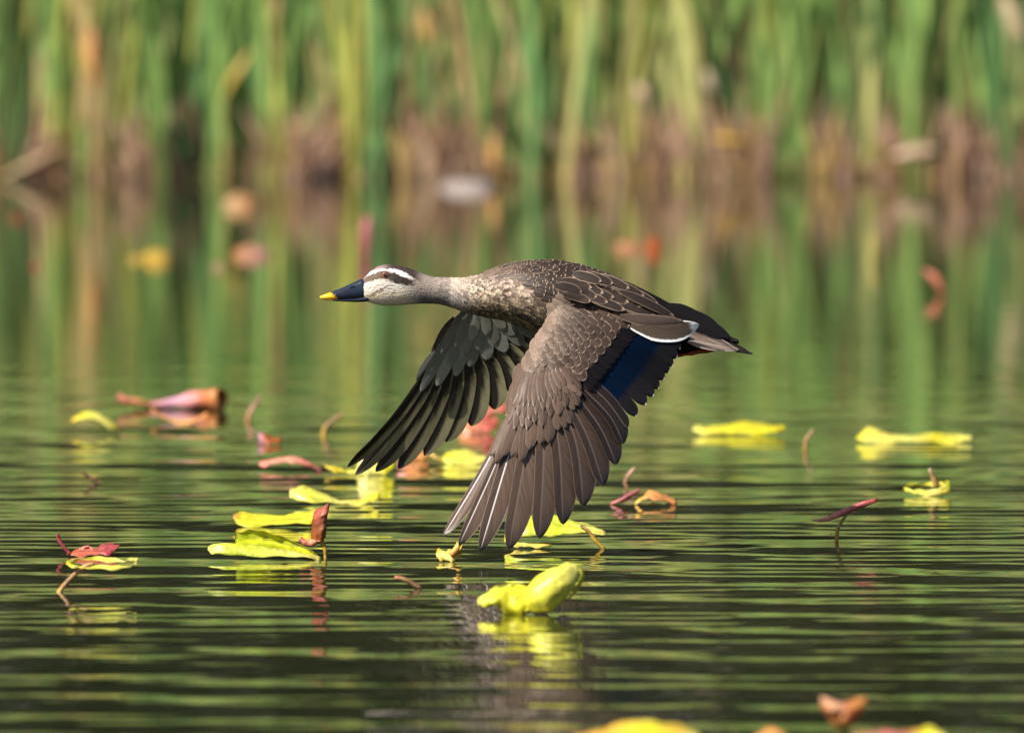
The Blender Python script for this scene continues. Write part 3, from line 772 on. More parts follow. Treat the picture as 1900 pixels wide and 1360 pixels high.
t.o['label'] = 'broad golden yellow leaf with one peaked edge, past the big yellow oval lobed leaf'
t.sheet('blade', [(1060, 1378, -.02), (1120, 1392, -.03), (1190, 1394, -.03), (1250, 1390, -.03), (1300, 1376, -.01)], [(1062, 1366, 0), (1120, 1362, 0), (1190, 1356, 0), (1250, 1358, 0), (1302, 1368, 0)], [(1070, 1364, .02), (1125, 1348, .03), (1196, 1336, .03), (1250, 1342, .03), (1296, 1362, .02)], [(0, ORNG), (.35, GOLD), (.55, YEL), (.8, GOLD), (1, YPALE)], edge=GOLD, nr=26)
t = Thing('curled_leaf', 'low orange leaf tip near the forked rust red leaf', CL, 1392, 1425)
t.sheet('blade', [(1395, 1384, 0), (1420, 1394, -.01), (1450, 1392, -.01), (1470, 1382, 0)], [(1396, 1372, 0), (1420, 1366, 0), (1450, 1366, 0), (1470, 1374, 0)], [(1400, 1366, .01), (1422, 1352, .012), (1448, 1354, .012), (1466, 1370, .01)], ORNG, nr=12)
t = Thing('curled_leaf', 'long leaf of orange, crimson and yellow next to the forked rust red leaf', CL, 1394, 1665)
t.sheet('blade', [(1575, 1384, 0), (1620, 1396, -.014), (1670, 1396, -.016), (1720, 1394, -.014), (1760, 1380, 0)], [(1578, 1370, 0), (1620, 1370, 0), (1670, 1372, 0), (1720, 1362, 0), (1758, 1368, 0)], [(1584, 1360, .014), (1622, 1356, .02), (1672, 1358, .022), (1718, 1345, .02), (1752, 1360, .012)], [(0, ORNG), (.3, PINK), (.55, CRIM), (.75, YEL), (1, YPALE)], nr=24)

# --- far, out of focus
def far_leaf(px, wl, w, h, c, label, lean=0.0):
    t = Thing('floating_leaf', label, 'floating leaf', wl, px)
    a, b = px - w / 2, px + w / 2
    c = [(s_, tuple(v * 0.62 for v in q_)) for s_, q_ in colstops(c)]
    t.sheet('blade', [(a, wl - 2, 0), (px - w * .2, wl + 2, -.03), (px + w * .2, wl + 2, -.03), (b, wl - 2, 0)],
            [(a, wl - h * .4 + lean, .004), (px - w * .2, wl - h * .55, 0), (px + w * .2, wl - h * .55, 0), (b, wl - h * .4 - lean, .004)],
            [(a + 3, wl - h * .6 + lean, .02), (px - w * .2, wl - h + lean, .03), (px + w * .2, wl - h - lean, .03), (b - 3, wl - h * .6 - lean, .02)], c, nr=20, nc=11)
    return t


far_leaf(445, 384, 54, 22, [(0, (0.75, 0.5, 0.28)), (1, ORNG)], 'peach orange leaf floating near the reeds, highest of the blurred leaves')
far_leaf(466, 476, 66, 20, [(0, ORNG), (1, (0.62, 0.36, 0.34))], 'dusty pink and tan leaf floating nearer than the peach orange leaf')
t = far_leaf(290, 484, 52, 20, [(0, GOLD), (1, (0.75, 0.5, 0.1))], 'golden leaf with a stubby stalk floating in the calm water')
t.tube('stalk', [(240, 480, 0), (262, 482, 0)], [6, 7], STEMY, nr=5, nc=7)
t = Thing('floating_leaf', 'pink leaf standing upright in the calm water above the duck head', 'floating leaf', 478, 680)
t.sheet('blade', [(672, 480, 0), (670, 455, -.01), (670, 428, -.01), (676, 405, 0)], [(680, 480, -.01), (680, 455, -.02), (680, 428, -.02), (683, 402, -.01)], [(688, 480, 0), (691, 455, -.01), (692, 428, -.01), (690, 406, 0)], (0.46, 0.14, 0.16), nr=20, nc=11)
t = far_leaf(1166, 464, 52, 16, (0.62, 0.30, 0.15), 'pale orange leaf floating beside a deep orange leaf above the duck back')
t = far_leaf(1214, 466, 30, 24, (0.52, 0.12, 0.03), 'deep orange red leaf floating beside a pale orange leaf')
t = Thing('floating_leaf', 'salmon pink leaf slanting out of the calm water', 'floating leaf', 545, 1745)
t.tube('rolled_blade', [(1716, 502, 0), (1735, 518, 0), (1750, 543, 0)], [4, 8, 5], [(0, PINK), (1, (0.7, 0.25, 0.12))], nr=10)
t = Thing('leaf_stalk', 'slim golden stalk standing in the calm water near the salmon leaf', ST, 482, 1621)
t.tube('stalk', [(1620, 486, 0), (1621, 460, 0), (1623, 436, 0)], [4, 4, 3], (0.5, 0.34, 0.06), nr=8)
far_leaf(30, 408, 18, 12, RED, 'small red leaf floating close to the reeds')
far_leaf(66, 498, 16, 10, RED, 'small red leaf floating in calm water far out from the reeds')
far_leaf(404, 500, 24, 10, (0.6, 0.42, 0.25), 'small tan leaf floating close to the dusty pink and tan leaf')
# pale stone and its neighbours at the waterline
def stone(px, wl, w, h, d, c, label):
    y = water_y(wl)
    m = (y - CAM_Y) / FPX
    p = W(px, wl, y)
    vs, cs = [], []
    nu, nv = 20, 11
    sd = random.uniform(0, 40)
    for i in range(nv):
        a = -math.pi / 2 + math.pi * i / (nv - 1)
        for j in range(nu):
            b = 2 * math.pi * j / nu
            r = 1 + 0.10 * math.sin(3 * b + sd) + 0.07 * math.sin(5 * b + 2 * a + sd) + 0.06 * math.sin(4 * a + sd * 2)
            x_, y_, z_ = math.cos(a) * math.cos(b), math.cos(a) * math.sin(b), math.sin(a)
            sq = lambda q: math.copysign(abs(q) ** 0.75, q)
            vs.append((p[0] + sq(x_) * w * m * 0.5 * r, y + sq(y_) * d * r, sq(z_) * h * m * r + 0.004))
            cs.append(c)
    o = mesh_obj('stone', np.array(vs), grid_faces(nv, nu, wrap=True), m_stone, cols=np.array(cs))
    tag(o, label, 'stone')
    return o


m_stone = attr_material('stone', rough=0.85, spec=0.2, nscale=30, var=0.45, bump=0.6, dist=0.01)
stone(872, 352, 100, 13, 0.09, (0.22, 0.18, 0.16), 'flat pale grey stone lying at the foot of the reeds')


def dry_leaf(px, py, ang, ln, w, c, label):
    """withered leaf hanging among the reeds at the bank front"""
    t = Thing('dry_leaf', label, 'dry leaf', 336, px)
    dx, dy = math.cos(ang) * ln / 2, math.sin(ang) * ln / 2
    nx, ny = -math.sin(ang) * w / 2, math.cos(ang) * w / 2
    L3 = lambda s, k, d: [(px - dx + nx * s * .2, py - dy + ny * s * .2, d), (px - dx * .3 + nx * s, py - dy * .3 + ny * s, d + k), (px + dx * .4 + nx * s * .9, py + dy * .4 + ny * s * .9, d + k), (px + dx + nx * s * .1, py + dy + ny * s * .1, d)]
    w *= 0.8
    c = tuple(v * 0.72 for v in c)
    nx, ny = nx * 0.8, ny * 0.8
    t.sheet('blade', L3(-1, 0.0, 0), L3(0, -.02, -.01), L3(1, 0.0, 0), c, nr=20, nc=11)
    st = max(py + abs(dy), 300)
    t.tube('stalk', [(px + dx, py + dy, 0), (px + dx * .9 + 4, (py + dy + 345) / 2, 0.01), (px + dx * 0.8, 345, 0.01)], [4, 4, 5], STEMT, nr=8, nc=6)


dry_leaf(175, 110, 1.45, 130, 42, (0.70, 0.36, 0.13), 'withered orange leaf hanging upright among green reeds')
dry_leaf(60, 305, -0.45, 130, 26, (0.5, 0.34, 0.19), 'long tan dead leaf slanting down to the water under dark reeds')
dry_leaf(920, 290, 1.5, 80, 34, (0.72, 0.40, 0.14), 'orange dead leaf standing behind the pale grey stone')
dry_leaf(1355, 262, 0.1, 70, 26, (0.68, 0.42, 0.08), 'golden dead leaf held flat above brown litter')
dry_leaf(1700, 285, -0.15, 90, 36, (0.72, 0.50, 0.36), 'peach dead leaf lying over the foot of bright reeds')
dry_leaf(1320, 155, 1.2, 56, 30, (0.62, 0.52, 0.36), 'cream dead leaf curled among brown stems')
dry_leaf(1195, 180, 1.0, 60, 44, (0.58, 0.42, 0.27), 'buff dead leaf folded above the brown litter')
dry_leaf(1885, 40, 1.1, 120, 44, (0.72, 0.58, 0.36), 'large cream dead leaf drooping at the end of the reed fringe')
dry_leaf(795, 55, 1.35, 90, 34, (0.70, 0.45, 0.16), 'golden tan dead leaf hanging high among olive reeds')
dry_leaf(440, 140, 2.1, 110, 26, (0.60, 0.45, 0.10), 'slanting ochre dead leaf beside a bright green reed')

# ------------------------------------------------------------------ the duck
MPX = (0 - CAM_Y) / FPX                                    # metres per photo pixel in the duck's plane
TOP = np.array([(670, 524), (675, 517.5), (683, 510), (692, 501.5), (702, 495.5), (716, 492), (734, 493.7), (755, 498), (771, 503.7), (787, 510.5), (803, 515.5), (846, 516.5), (862, 516.5),
                (893, 510), (922, 498.5), (948, 490.5), (975, 486.5), (1014, 484.5), (1040, 486.5), (1077, 494), (1119, 507.5), (1174, 529.5), (1228, 557), (1283, 586), (1310, 600), (1340, 620), (1352, 632)])
BOT = np.array([(670, 545), (675, 554), (683, 558.5), (692, 562.5), (713, 566), (740, 565.6), (766, 563), (787, 562), (814, 563), (829, 566.5), (849, 573.5), (862, 579), (896, 587), (935, 594), (975, 609),
                (1001, 620), (1050, 641), (1100, 656), (1150, 664), (1200, 666), (1258, 661), (1283, 656), (1310, 650), (1340, 644), (1352, 640)])
HW = np.array([(670, .006), (676, .0115), (690, .0155), (705, .0185), (720, .0200), (745, .0200), (770, .0178), (800, .0160), (830, .0172), (860, .0235), (900, .036), (950, .052), (1000, .063), (1050, .069),
               (1100, .070), (1150, .067), (1200, .059), (1250, .047), (1300, .033), (1340, .022), (1352, .014)])


def smooth_interp(tab):
    t = np.array(tab, float)
    xs_ = np.arange(t[0, 0], t[-1, 0] + 1.0)
    v = np.interp(xs_, t[:, 0], t[:, 1])
    k = np.hanning(13); k /= k.sum()
    pad = np.concatenate([2 * v[0] - v[6:0:-1], v, 2 * v[-1] - v[-2:-8:-1]])
    s = np.convolve(pad, k, 'valid')
    w = np.clip((xs_ - t[0, 0]) / 25, 0, 1)
    return xs_, s * w + v * (1 - w)


_tx, _tv = smooth_interp(TOP); _bx, _bv = smooth_interp(BOT); _hx, _hv = smooth_interp(HW)
top_at = lambda x: np.interp(x, _tx, _tv)
bot_at = lambda x: np.interp(x, _bx, _bv)
hw_at = lambda x: np.interp(x, _hx, _hv)
axis_y = lambda x: (np.asarray(x, float) - 1050) * 0.00013   # the duck heads a little towards the viewer


def body_pt(x, th):
    """th = 0 the side towards the viewer, pi/2 the back, -pi/2 the belly, pi the far side"""
    x = np.asarray(x, float); th = np.asarray(th, float)
    tp, bt, hw = top_at(x), bot_at(x), hw_at(x)
    c, s = np.cos(th), np.sin(th)
    ex = 0.92
    py = (tp + bt) / 2 - (bt - tp) / 2 * np.sign(s) * np.abs(s) ** ex
    dep = axis_y(x) - hw * np.sign(c) * np.abs(c) ** ex
    return px_py_dep(x, py, dep)


def px_py_dep(x, py, dep):
    return W(x, py, dep), py


def body_depth(px, py):
    """depth of the viewer-side skin at a photo pixel (for laying feathers on the body)"""
    px = np.asarray(px, float); py = np.asarray(py, float)
    tp, bt, hw = top_at(px), bot_at(px), hw_at(px)
    s = np.clip(((tp + bt) / 2 - py) / ((bt - tp) / 2), -1, 1)
    return axis_y(px) - hw * np.sqrt(np.clip(1 - s * s, 0, 1))


SUP_U = [(660, 523), (675, 517.5), (687, 507), (702.6, 500.4), (723.7, 498.6), (739.5, 502), (755, 509.5), (766, 517), (790, 530)]
SUP_L = [(660, 524), (678, 516.5), (692, 509), (704.7, 503.9), (718, 502), (729, 506), (740.5, 512), (755, 517), (766, 520), (790, 531)]
STR_L = [(660, 530), (675, 527.5), (692, 521), (704.7, 518.4), (715, 519.8), (729, 524.5), (742.6, 528), (763.7, 529.5), (775, 527), (790, 531)]


def ip(tab, x):
    t = np.array(tab); return np.interp(x, t[:, 0], t[:, 1])


def ss(a, b, x):
    t = np.clip((np.asarray(x, float) - a) / (b - a), 0, 1); return t * t * (3 - 2 * t)


def hsh(x, y, s):
    """smooth value noise on the plumage"""
    return (np.sin(x * 0.9 / s + 1.7 * np.sin(y * 0.55 / s)) * np.sin(y * 1.1 / s + 1.3 * np.sin(x * 0.37 / s)) + 1) / 2


def plumage(px, py, jit=0.0):
    """plumage colour of the body at (px, py) of the side view; the same on both flanks"""
    px = np.asarray(px, float); py = np.asarray(py, float)
    px = px + jit * 1.2; py = py + jit
    def m3(c): return np.ones(px.shape + (3,)) * np.array(c)
    def mix(a, b, w): w = np.asarray(w)[..., None]; return a * (1 - w) + b * w
    # neck: grey brown, head's shadow painted in dark below
    neck = mix(m3((0.29, 0.235, 0.195)), m3((0.14, 0.125, 0.115)), ss(528, 556, py))
    c = neck
    # face
    face = m3((0.62, 0.565, 0.49))
    chin = mix(m3((0.62, 0.52, 0.39)), m3((0.52, 0.47, 0.42)), ss(745, 785, px))
    face = mix(face, chin, ss(536, 548, py + (px - 700) * 0.06))
    c = mix(face, neck, ss(738, 778, px + (540 - py) * 0.5))
    # whisker line from the gape
    wl = 549 - (px - 684) * 0.52
    w = np.exp(-((py - wl) / 3.0) ** 2) * ss(679, 688, px) * (1 - ss(706, 726, px))
    c = mix(c, m3((0.16, 0.10, 0.06)), np.clip(w * 0.95, 0, 1))
    # eye stripe
    su, sl_, st = ip(SUP_U, px), ip(SUP_L, px), ip(STR_L, px)
    inst = ss(-1.2, 1.2, py - sl_) * ss(-1.5, 1.5, st - py) * (1 - ss(757, 772, px))
    stripe = mix(m3((0.13, 0.09, 0.065)), m3((0.030, 0.021, 0.017)), ss(712, 730, px))
    c = mix(c, stripe, inst * 0.97)
    # white brow
    insu = ss(-1.0, 1.0, py - su) * ss(-1.0, 1.0, sl_ - py) * (1 - ss(752, 768, px))
    c = mix(c, m3((0.74, 0.72, 0.69)), insu)
    # crown
    cr = ss(-1.0, 1.0, su - py) * (1 - ss(764, 786, px))
    crown = mix(m3((0.30, 0.22, 0.20)), m3((0.055, 0.040, 0.038)), ss(700, 727, px))
    c = mix(c, crown, cr)
    # breast
    br = ss(822, 900, px)
    mott = hsh(px, py, 2.2)
    breast = mix(m3((0.34, 0.265, 0.20)), m3((0.12, 0.082, 0.060)), ss(0.35, 0.70, mott))
    low = ss(0.42, 0.78, (py - top_at(px)) / np.maximum(5, bot_at(px) - top_at(px)))  # lower half darkened: underside shade painted into the plumage
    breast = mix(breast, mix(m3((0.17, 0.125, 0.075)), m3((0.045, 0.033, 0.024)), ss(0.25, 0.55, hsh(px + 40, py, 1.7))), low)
    c = mix(c, breast, br)
    upp = 1 - ss(0.16, 0.42, (py - top_at(px)) / np.maximum(5, bot_at(px) - top_at(px)))
    c = mix(c, m3((0.17, 0.125, 0.105)), upp * ss(872, 920, px) * 0.9)
    # back, rump and belly
    c = mix(c, m3((0.060, 0.042, 0.034)), ss(985, 1050, px) * (1 - ss(0.45, 0.7, (py - top_at(px)) / np.maximum(5, bot_at(px) - top_at(px)))))
    c = mix(c, m3((0.075, 0.055, 0.042)), ss(985, 1040, px) * ss(0.5, 0.7, (py - top_at(px)) / np.maximum(5, bot_at(px) - top_at(px))))
    c = mix(c, m3((0.010, 0.008, 0.008)), ss(1110, 1190, px))
    return c


m_skin = attr_material('plumage', rough=0.8, spec=0.06, nscale=420, nstretch=(0.35, 1, 1), var=0.30, bump=0.5, dist=0.0008)
m_contour = feather_material('contour_feather', (0.50, 0.40, 0.30), rim=0.22, rim_amt=0.0, rough=0.75, spec=0.06, transl=0.0, barb=0.25)
m_breast = feather_material('breast_feather', (0.58, 0.47, 0.35), rim=0.34, rim_amt=0.7, rough=0.7, spec=0.12, transl=0.0, barb=0.3, rim_rel=2.0)
m_back = feather_material('back_feather', (0.32, 0.225, 0.155), rim=0.13, rim_amt=0.9, rough=0.5, spec=0.2, transl=0.0, barb=0.4, rim_var=True)
m_covert = feather_material('covert_feather', (0.27, 0.195, 0.145), rim=0.15, rim_amt=0.72, rough=0.5, spec=0.2, transl=0.05, barb=0.4, rim_var=True)
m_flight = feather_material('flight_feather', (0.26, 0.195, 0.155), rim=0.07, rim_amt=0.55, shaft_col=(0.15, 0.11, 0.088), rough=0.36, spec=0.3, transl=0.10, barb=0.38, rim_tip=False, rim_var=True)
m_white_shaft = feather_material('white_shaft_feather', (0.30, 0.23, 0.19), rim=0.07, rim_amt=0.7, shaft_col=(0.85, 0.8, 0.76), rough=0.36, spec=0.3, transl=0.10, barb=0.38, rim_tip=False)
BLU = (0.0004, 0.004, 0.014); BLK = (0.008, 0.007, 0.008)
m_spec = feather_material('speculum_feather', (0.004, 0.004, 0.005), rim=0.07, rim_amt=0.8, rough=0.35, spec=0.08, transl=0.0, barb=0.35, rim_tip=False,
                          vramp=[(0.0, BLK), (0.10, BLU), (0.60, (0.0004, 0.0034, 0.012)), (0.70, BLK), (0.988, BLK), (1.0, (0.6, 0.6, 0.62))])
m_black_tip = feather_material('black_tipped_covert', (0.02, 0.018, 0.018), rim=0.05, rim_amt=0.3, rough=0.45, spec=0.05, transl=0.0, barb=0.25,
                               rim_tip=False, vramp=[(0.0, (0.08, 0.055, 0.04)), (0.40, (0.06, 0.04, 0.03)), (0.55, (0.006, 0.005, 0.006)), (1.0, (0.006, 0.005, 0.006))])
m_tertial = feather_material('tertial_feather', (0.86, 0.84, 0.82), rim=0.20, rim_amt=0.95, shaft_col=(0.05, 0.035, 0.03), rough=0.42, spec=0.35, transl=0.05, barb=0.3)
m_under = feather_material('underwing_flight', (0.10, 0.095, 0.06), rim=0.04, rim_amt=0.3, rough=0.4, spec=0.4, transl=0.25, barb=0.15, rim_tip=False)
m_undercov = feather_material('underwing_covert', (0.34, 0.34, 0.30), rim=0.16, rim_amt=0.25, rough=0.6, spec=0.2, transl=0.25, barb=0.25)
m_tail = feather_material('tail_feather', (0.62, 0.52, 0.44), rim=0.16, rim_amt=0.85, rough=0.5, spec=0.3, transl=0.05, barb=0.25, rim_tip=False)

p0 = W(1040, 566, 0.0)
duck = empty('duck', (float(p0[0]), 0.0, float(p0[2])))
tag(duck, 'brown spot billed duck flying low over the pond with both wings swept down', 'duck')

# body: one continuous skin from face to rump
nx_, nt_ = 300, 72
bxs = np.concatenate([np.linspace(670, 690, 26), np.linspace(691, 1352, nx_ - 26)])
ths = np.linspace(-math.pi, math.pi, nt_, endpoint=False)
BXg, BTg = np.meshgrid(bxs, ths, indexing='ij')
BP, BPY = body_pt(BXg, BTg)
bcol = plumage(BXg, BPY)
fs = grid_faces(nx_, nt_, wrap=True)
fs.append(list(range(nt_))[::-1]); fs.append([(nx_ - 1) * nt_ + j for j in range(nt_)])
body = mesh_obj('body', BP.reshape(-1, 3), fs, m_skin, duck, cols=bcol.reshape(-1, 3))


def body_frame(x, th):
    e = 0.5
    p, _ = body_pt(x, th)
    px_, _ = body_pt(x + e, th); pt_, _ = body_pt(x, th + 0.01)
    tx = (px_ - p) / e; tt = (pt_ - p) / 0.01
    n = np.cross(tt, tx); n /= np.linalg.norm(n)
    return p, tx, tt, n


def body_feather(x, th, ln, wd, lift, skew=0.0, nr=4, nc=3, off=0.0):
    """a small feather hugging the skin; returns grid of points and feather uv"""
    r = np.linalg.norm(body_frame(x, th)[2])
    vv = np.linspace(0, 1, nr); cc = np.linspace(-1, 1, nc)
    V_, C_ = np.meshgrid(vv, cc, indexing='ij')
    prof = np.sqrt(np.clip(1 - ((V_ - 0.45) / 0.56) ** 2, 0.02, 1))
    xx = np.clip(x + ln * (V_ - 0.25 * 0), 671, 1351)
    rr = r
    tt = th + C_ * prof * wd * 0.5 * MPX / max(rr, 1e-4) + skew * V_
    P, PY = body_pt(xx, tt)
    dx = body_pt(xx + 0.5, tt)[0] - P; dt = body_pt(xx, tt + 0.01)[0] - P
    n = np.cross(dt, dx); n /= (np.linalg.norm(n, axis=-1, keepdims=True) + 1e-12)
    P = P - n * (off + lift * V_ ** 1.3 + 0.0004 * (1 - C_ ** 2) * wd / 8)[..., None]
    UV = np.stack([(C_ + 1) / 2, V_], -1)
    return P, PY, UV


# rows of contour feathers over the whole skin
bands = [(672, 800, 7.0, 3.6), (800, 862, 9.5, 5.0), (862, 930, 8.5, 5.4), (930, 1000, 11.5, 8.4), (1000, 1120, 24.0, 17.0), (1120, 1345, 30.0, 17.0)]
stuff = {'contour': [[], [], [], []], 'breast': [[], [], [], []]}
n_back = 0
for x0, x1, ln, wd in bands:
    x = x0; row = 0
    while x < x1:
        k = (x - x0) / (x1 - x0)
        r_mean = (hw_at(x) + (bot_at(x) - top_at(x)) * MPX / 2) / 2
        ncirc = max(8, int(2 * math.pi * r_mean / (wd * MPX * 0.82)))
        for j in range(ncirc):
            th = -math.pi + 2 * math.pi * (j + 0.5 * (row % 2)) / ncirc + random.gauss(0, 0.12) * 2 / ncirc * 3
            xj = x + random.gauss(0, ln * 0.10)
            if xj > x1 + 4 or xj < 672: continue
            pyc = float(body_pt(xj + ln * 0.6, th)[1]) if xj + ln < 1350 else float(body_pt(1348, th)[1])
            rel = (pyc - top_at(xj)) / max(5, bot_at(xj) - top_at(xj))
            if 682 < xj + ln * 0.6 < 726 and math.hypot((xj + ln * 0.5 - 714.5), (pyc - 510.5)) < 10.5: continue     # room for the eye
            hd = x < 800
            c = plumage(np.array(min(xj + ln * 0.6, 1348)), np.array(pyc), random.gauss(0, 0.25 if hd else 0.9))
            c = c * (random.uniform(0.93, 1.06) if hd else random.choice((0.45, 0.65, 0.85, 0.95, 1.0)) if 850 < xj < 1000 else random.uniform(0.72, 1.2))
            big = 885 <= x < 1130 and rel + random.gauss(0, 0.05) < 0.06 + 0.46 * float(ss(885, 1005, xj))
            if big and math.cos(th) > -0.15:
                if x < 1000 and random.random() < 0.5: continue
                kx = 1.0 if x >= 1000 else 1.55
                dk = ss(890, 985, xj)
                cc_ = np.array((0.12, 0.084, 0.064)) * (1 - dk) + np.array((0.024, 0.016, 0.012)) * dk
                P, PY, UV = body_feather(xj, th, ln * 1.15 * kx, wd * 1.12 * kx, 0.0022, random.gauss(0, 0.03), 7, 5, 0.0004)
                nv = P.shape[0] * P.shape[1]
                mesh_obj('back_feather', P.reshape(-1, 3), grid_faces(P.shape[0], P.shape[1]), m_back, body, cols=np.tile(cc_ * random.uniform(0.85, 1.2), (nv, 1)), uvs=UV.reshape(-1, 2))
                n_back += 1
                continue
            kind = 'breast' if (x >= 826 and x < 1000) else 'contour'
            P, PY, UV = body_feather(xj, th, ln * 1.3, wd * 1.1, 0.0009 if x < 862 else 0.0008, random.gauss(0, 0.03), 5, 3, 0.0002)
            S_ = stuff[kind]
            base = sum(len(a) for a in S_[0])
            S_[0].append(P.reshape(-1, 3)); S_[1] += grid_faces(5, 3, base)
            S_[2].append(np.tile(c, (15, 1))); S_[3].append(UV.reshape(-1, 2))
        x += ln * 0.5; row += 1
for kind, mat, nm in (('contour', m_contour, 'contour_feathers'), ('breast', m_breast, 'breast_feathers')):
    S_ = stuff[kind]
    o = mesh_obj(nm, np.concatenate(S_[0]), S_[1], mat, body, cols=np.concatenate(S_[2]), uvs=np.concatenate(S_[3]))
    o['kind'] = 'stuff'


# ---- bill
m_bill = attr_material('bill_horn', rough=0.30, spec=0.5, nscale=500, var=0.25, bump=0.25, dist=0.0006)


def bill_part(name, stations, color_fn, parent, nc=28, ns=44):
    """stations: (px, top, bottom, half width in m)"""
    st = spline(stations, ns)
    vs, cs = [], []
    for i in range(ns):
        x, tp, bt, hw = st[i]
        for j in range(nc):
            a = 2 * math.pi * j / nc
            py = (tp + bt) / 2 - (bt - tp) / 2 * math.copysign(abs(math.sin(a)) ** 0.8, math.sin(a))
            d = float(axis_y(x)) - hw * math.copysign(abs(math.cos(a)) ** 0.75, math.cos(a))
            vs.append(W(x, py, d)); cs.append(color_fn(x, py))
    f = grid_faces(ns, nc, wrap=True)
    f.append(list(range(nc))[::-1]); f.append([(ns - 1) * nc + j for j in range(nc)])
    return mesh_obj(name, np.array(vs), f, m_bill, parent, cols=np.array(cs))


NAVY = np.array((0.012, 0.018, 0.032)); YTIP = np.array((0.92, 0.46, 0.012))


def bill_col(x, py):
    w = float(ss(-1.5, 1.5, (x - 613) - (py - 543) * 1.05))
    e = float(ss(676, 684, x - (py - 535) * 0.25))
    return (YTIP * (1 - w) + NAVY * w) * (1 - 0.4 * e)


bill = bill_part('bill', [(593.2, 550.2, 552.4, .0010), (597, 548.4, 554.4, .0055), (604, 545.6, 556, .0085), (613, 542.4, 557, .0100), (632, 535, 557.4, .0105), (651, 526.5, 557, .0100), (664, 520.5, 556, .0102), (672, 517.8, 554.5, .0108), (682, 519, 552, .0108), (690, 524, 549, .009)], bill_col, duck)
bill_part('lower_mandible', [(600, 554.5, 556.6, .004), (612, 554.5, 558.2, .0078), (632, 554.5, 559.6, .0086), (655, 554, 560.6, .0088), (672, 551, 560.6, .0098), (682, 549, 559.5, .0105), (690, 549, 557, .008)],
          lambda x, py: np.array((0.012, 0.016, 0.026)) if x > 616 else np.array((0.6, 0.33, 0.02)), bill, 20, 28)
for sgn in (-1, 1):                                          # nostrils
    vs = []
    for i in range(7):
        for j in range(14):
            a = 2 * math.pi * j / 14; r = (i + 0.001) / 6
            x = 653.5 + 5.2 * r * math.cos(a); py = 533.3 + 2.5 * r * math.sin(a) - (x - 653.5) * 0.35
            vs.append(W(x, py, float(axis_y(653)) + sgn * (0.0094 - 0.0002 * (1 - r) + 0.0005)))
    mesh_obj('nostril', np.array(vs), grid_faces(7, 14, wrap=True), m_bill, bill, cols=np.tile((0.002, 0.002, 0.003), (98, 1)))

# ---- eyes
m_eye = attr_material('eye_gloss', rough=0.06, spec=0.8, nscale=900, var=0.2, bump=0.0)
for sgn in (-1, 1):
    d0 = float(body_depth(714.5, 510.5)); d0 = d0 if sgn < 0 else 2 * float(axis_y(714.5)) - d0
    cen = W(714.5, 510.5, d0 - sgn * 0.0004)
    R = 7.2 * MPX
    vs, cs = [], []
    for i in range(26):
        a = math.pi * i / 25
        for j in range(28):
            b = 2 * math.pi * j / 28
            vs.append(cen + R * np.array((math.sin(a) * math.cos(b), sgn * math.cos(a) * 0.72, math.sin(a) * math.sin(b))))
            rr = math.degrees(a)
            cs.append((0.003, 0.003, 0.003) if rr < 25 else ((0.17, 0.055, 0.018) if rr < 58 else (0.02, 0.012, 0.008)))
    eye = mesh_obj('eye', np.array(vs), grid_faces(26, 28, wrap=True), m_eye, duck, cols=np.array(cs))
    # eyelid ring
    vs = []
    for i in range(10):
        a = 2 * math.pi * i / 10
        for j in range(30):
            b = 2 * math.pi * j / 30
            rr = R * 0.99 + 0.0007 * math.cos(a)
            vs.append(cen + np.array((rr * math.cos(b) * 1.06, sgn * (0.0012 + 0.0007 * math.sin(a)), rr * math.sin(b) * 0.98)))
    f = [[i * 30 + j, i * 30 + (j + 1) % 30, ((i + 1) % 10) * 30 + (j + 1) % 30, ((i + 1) % 10) * 30 + j] for i in range(10) for j in range(30)]
    mesh_obj('eyelid', np.array(vs), f, m_skin, eye, cols=np.tile((0.10, 0.075, 0.06), (300, 1)))


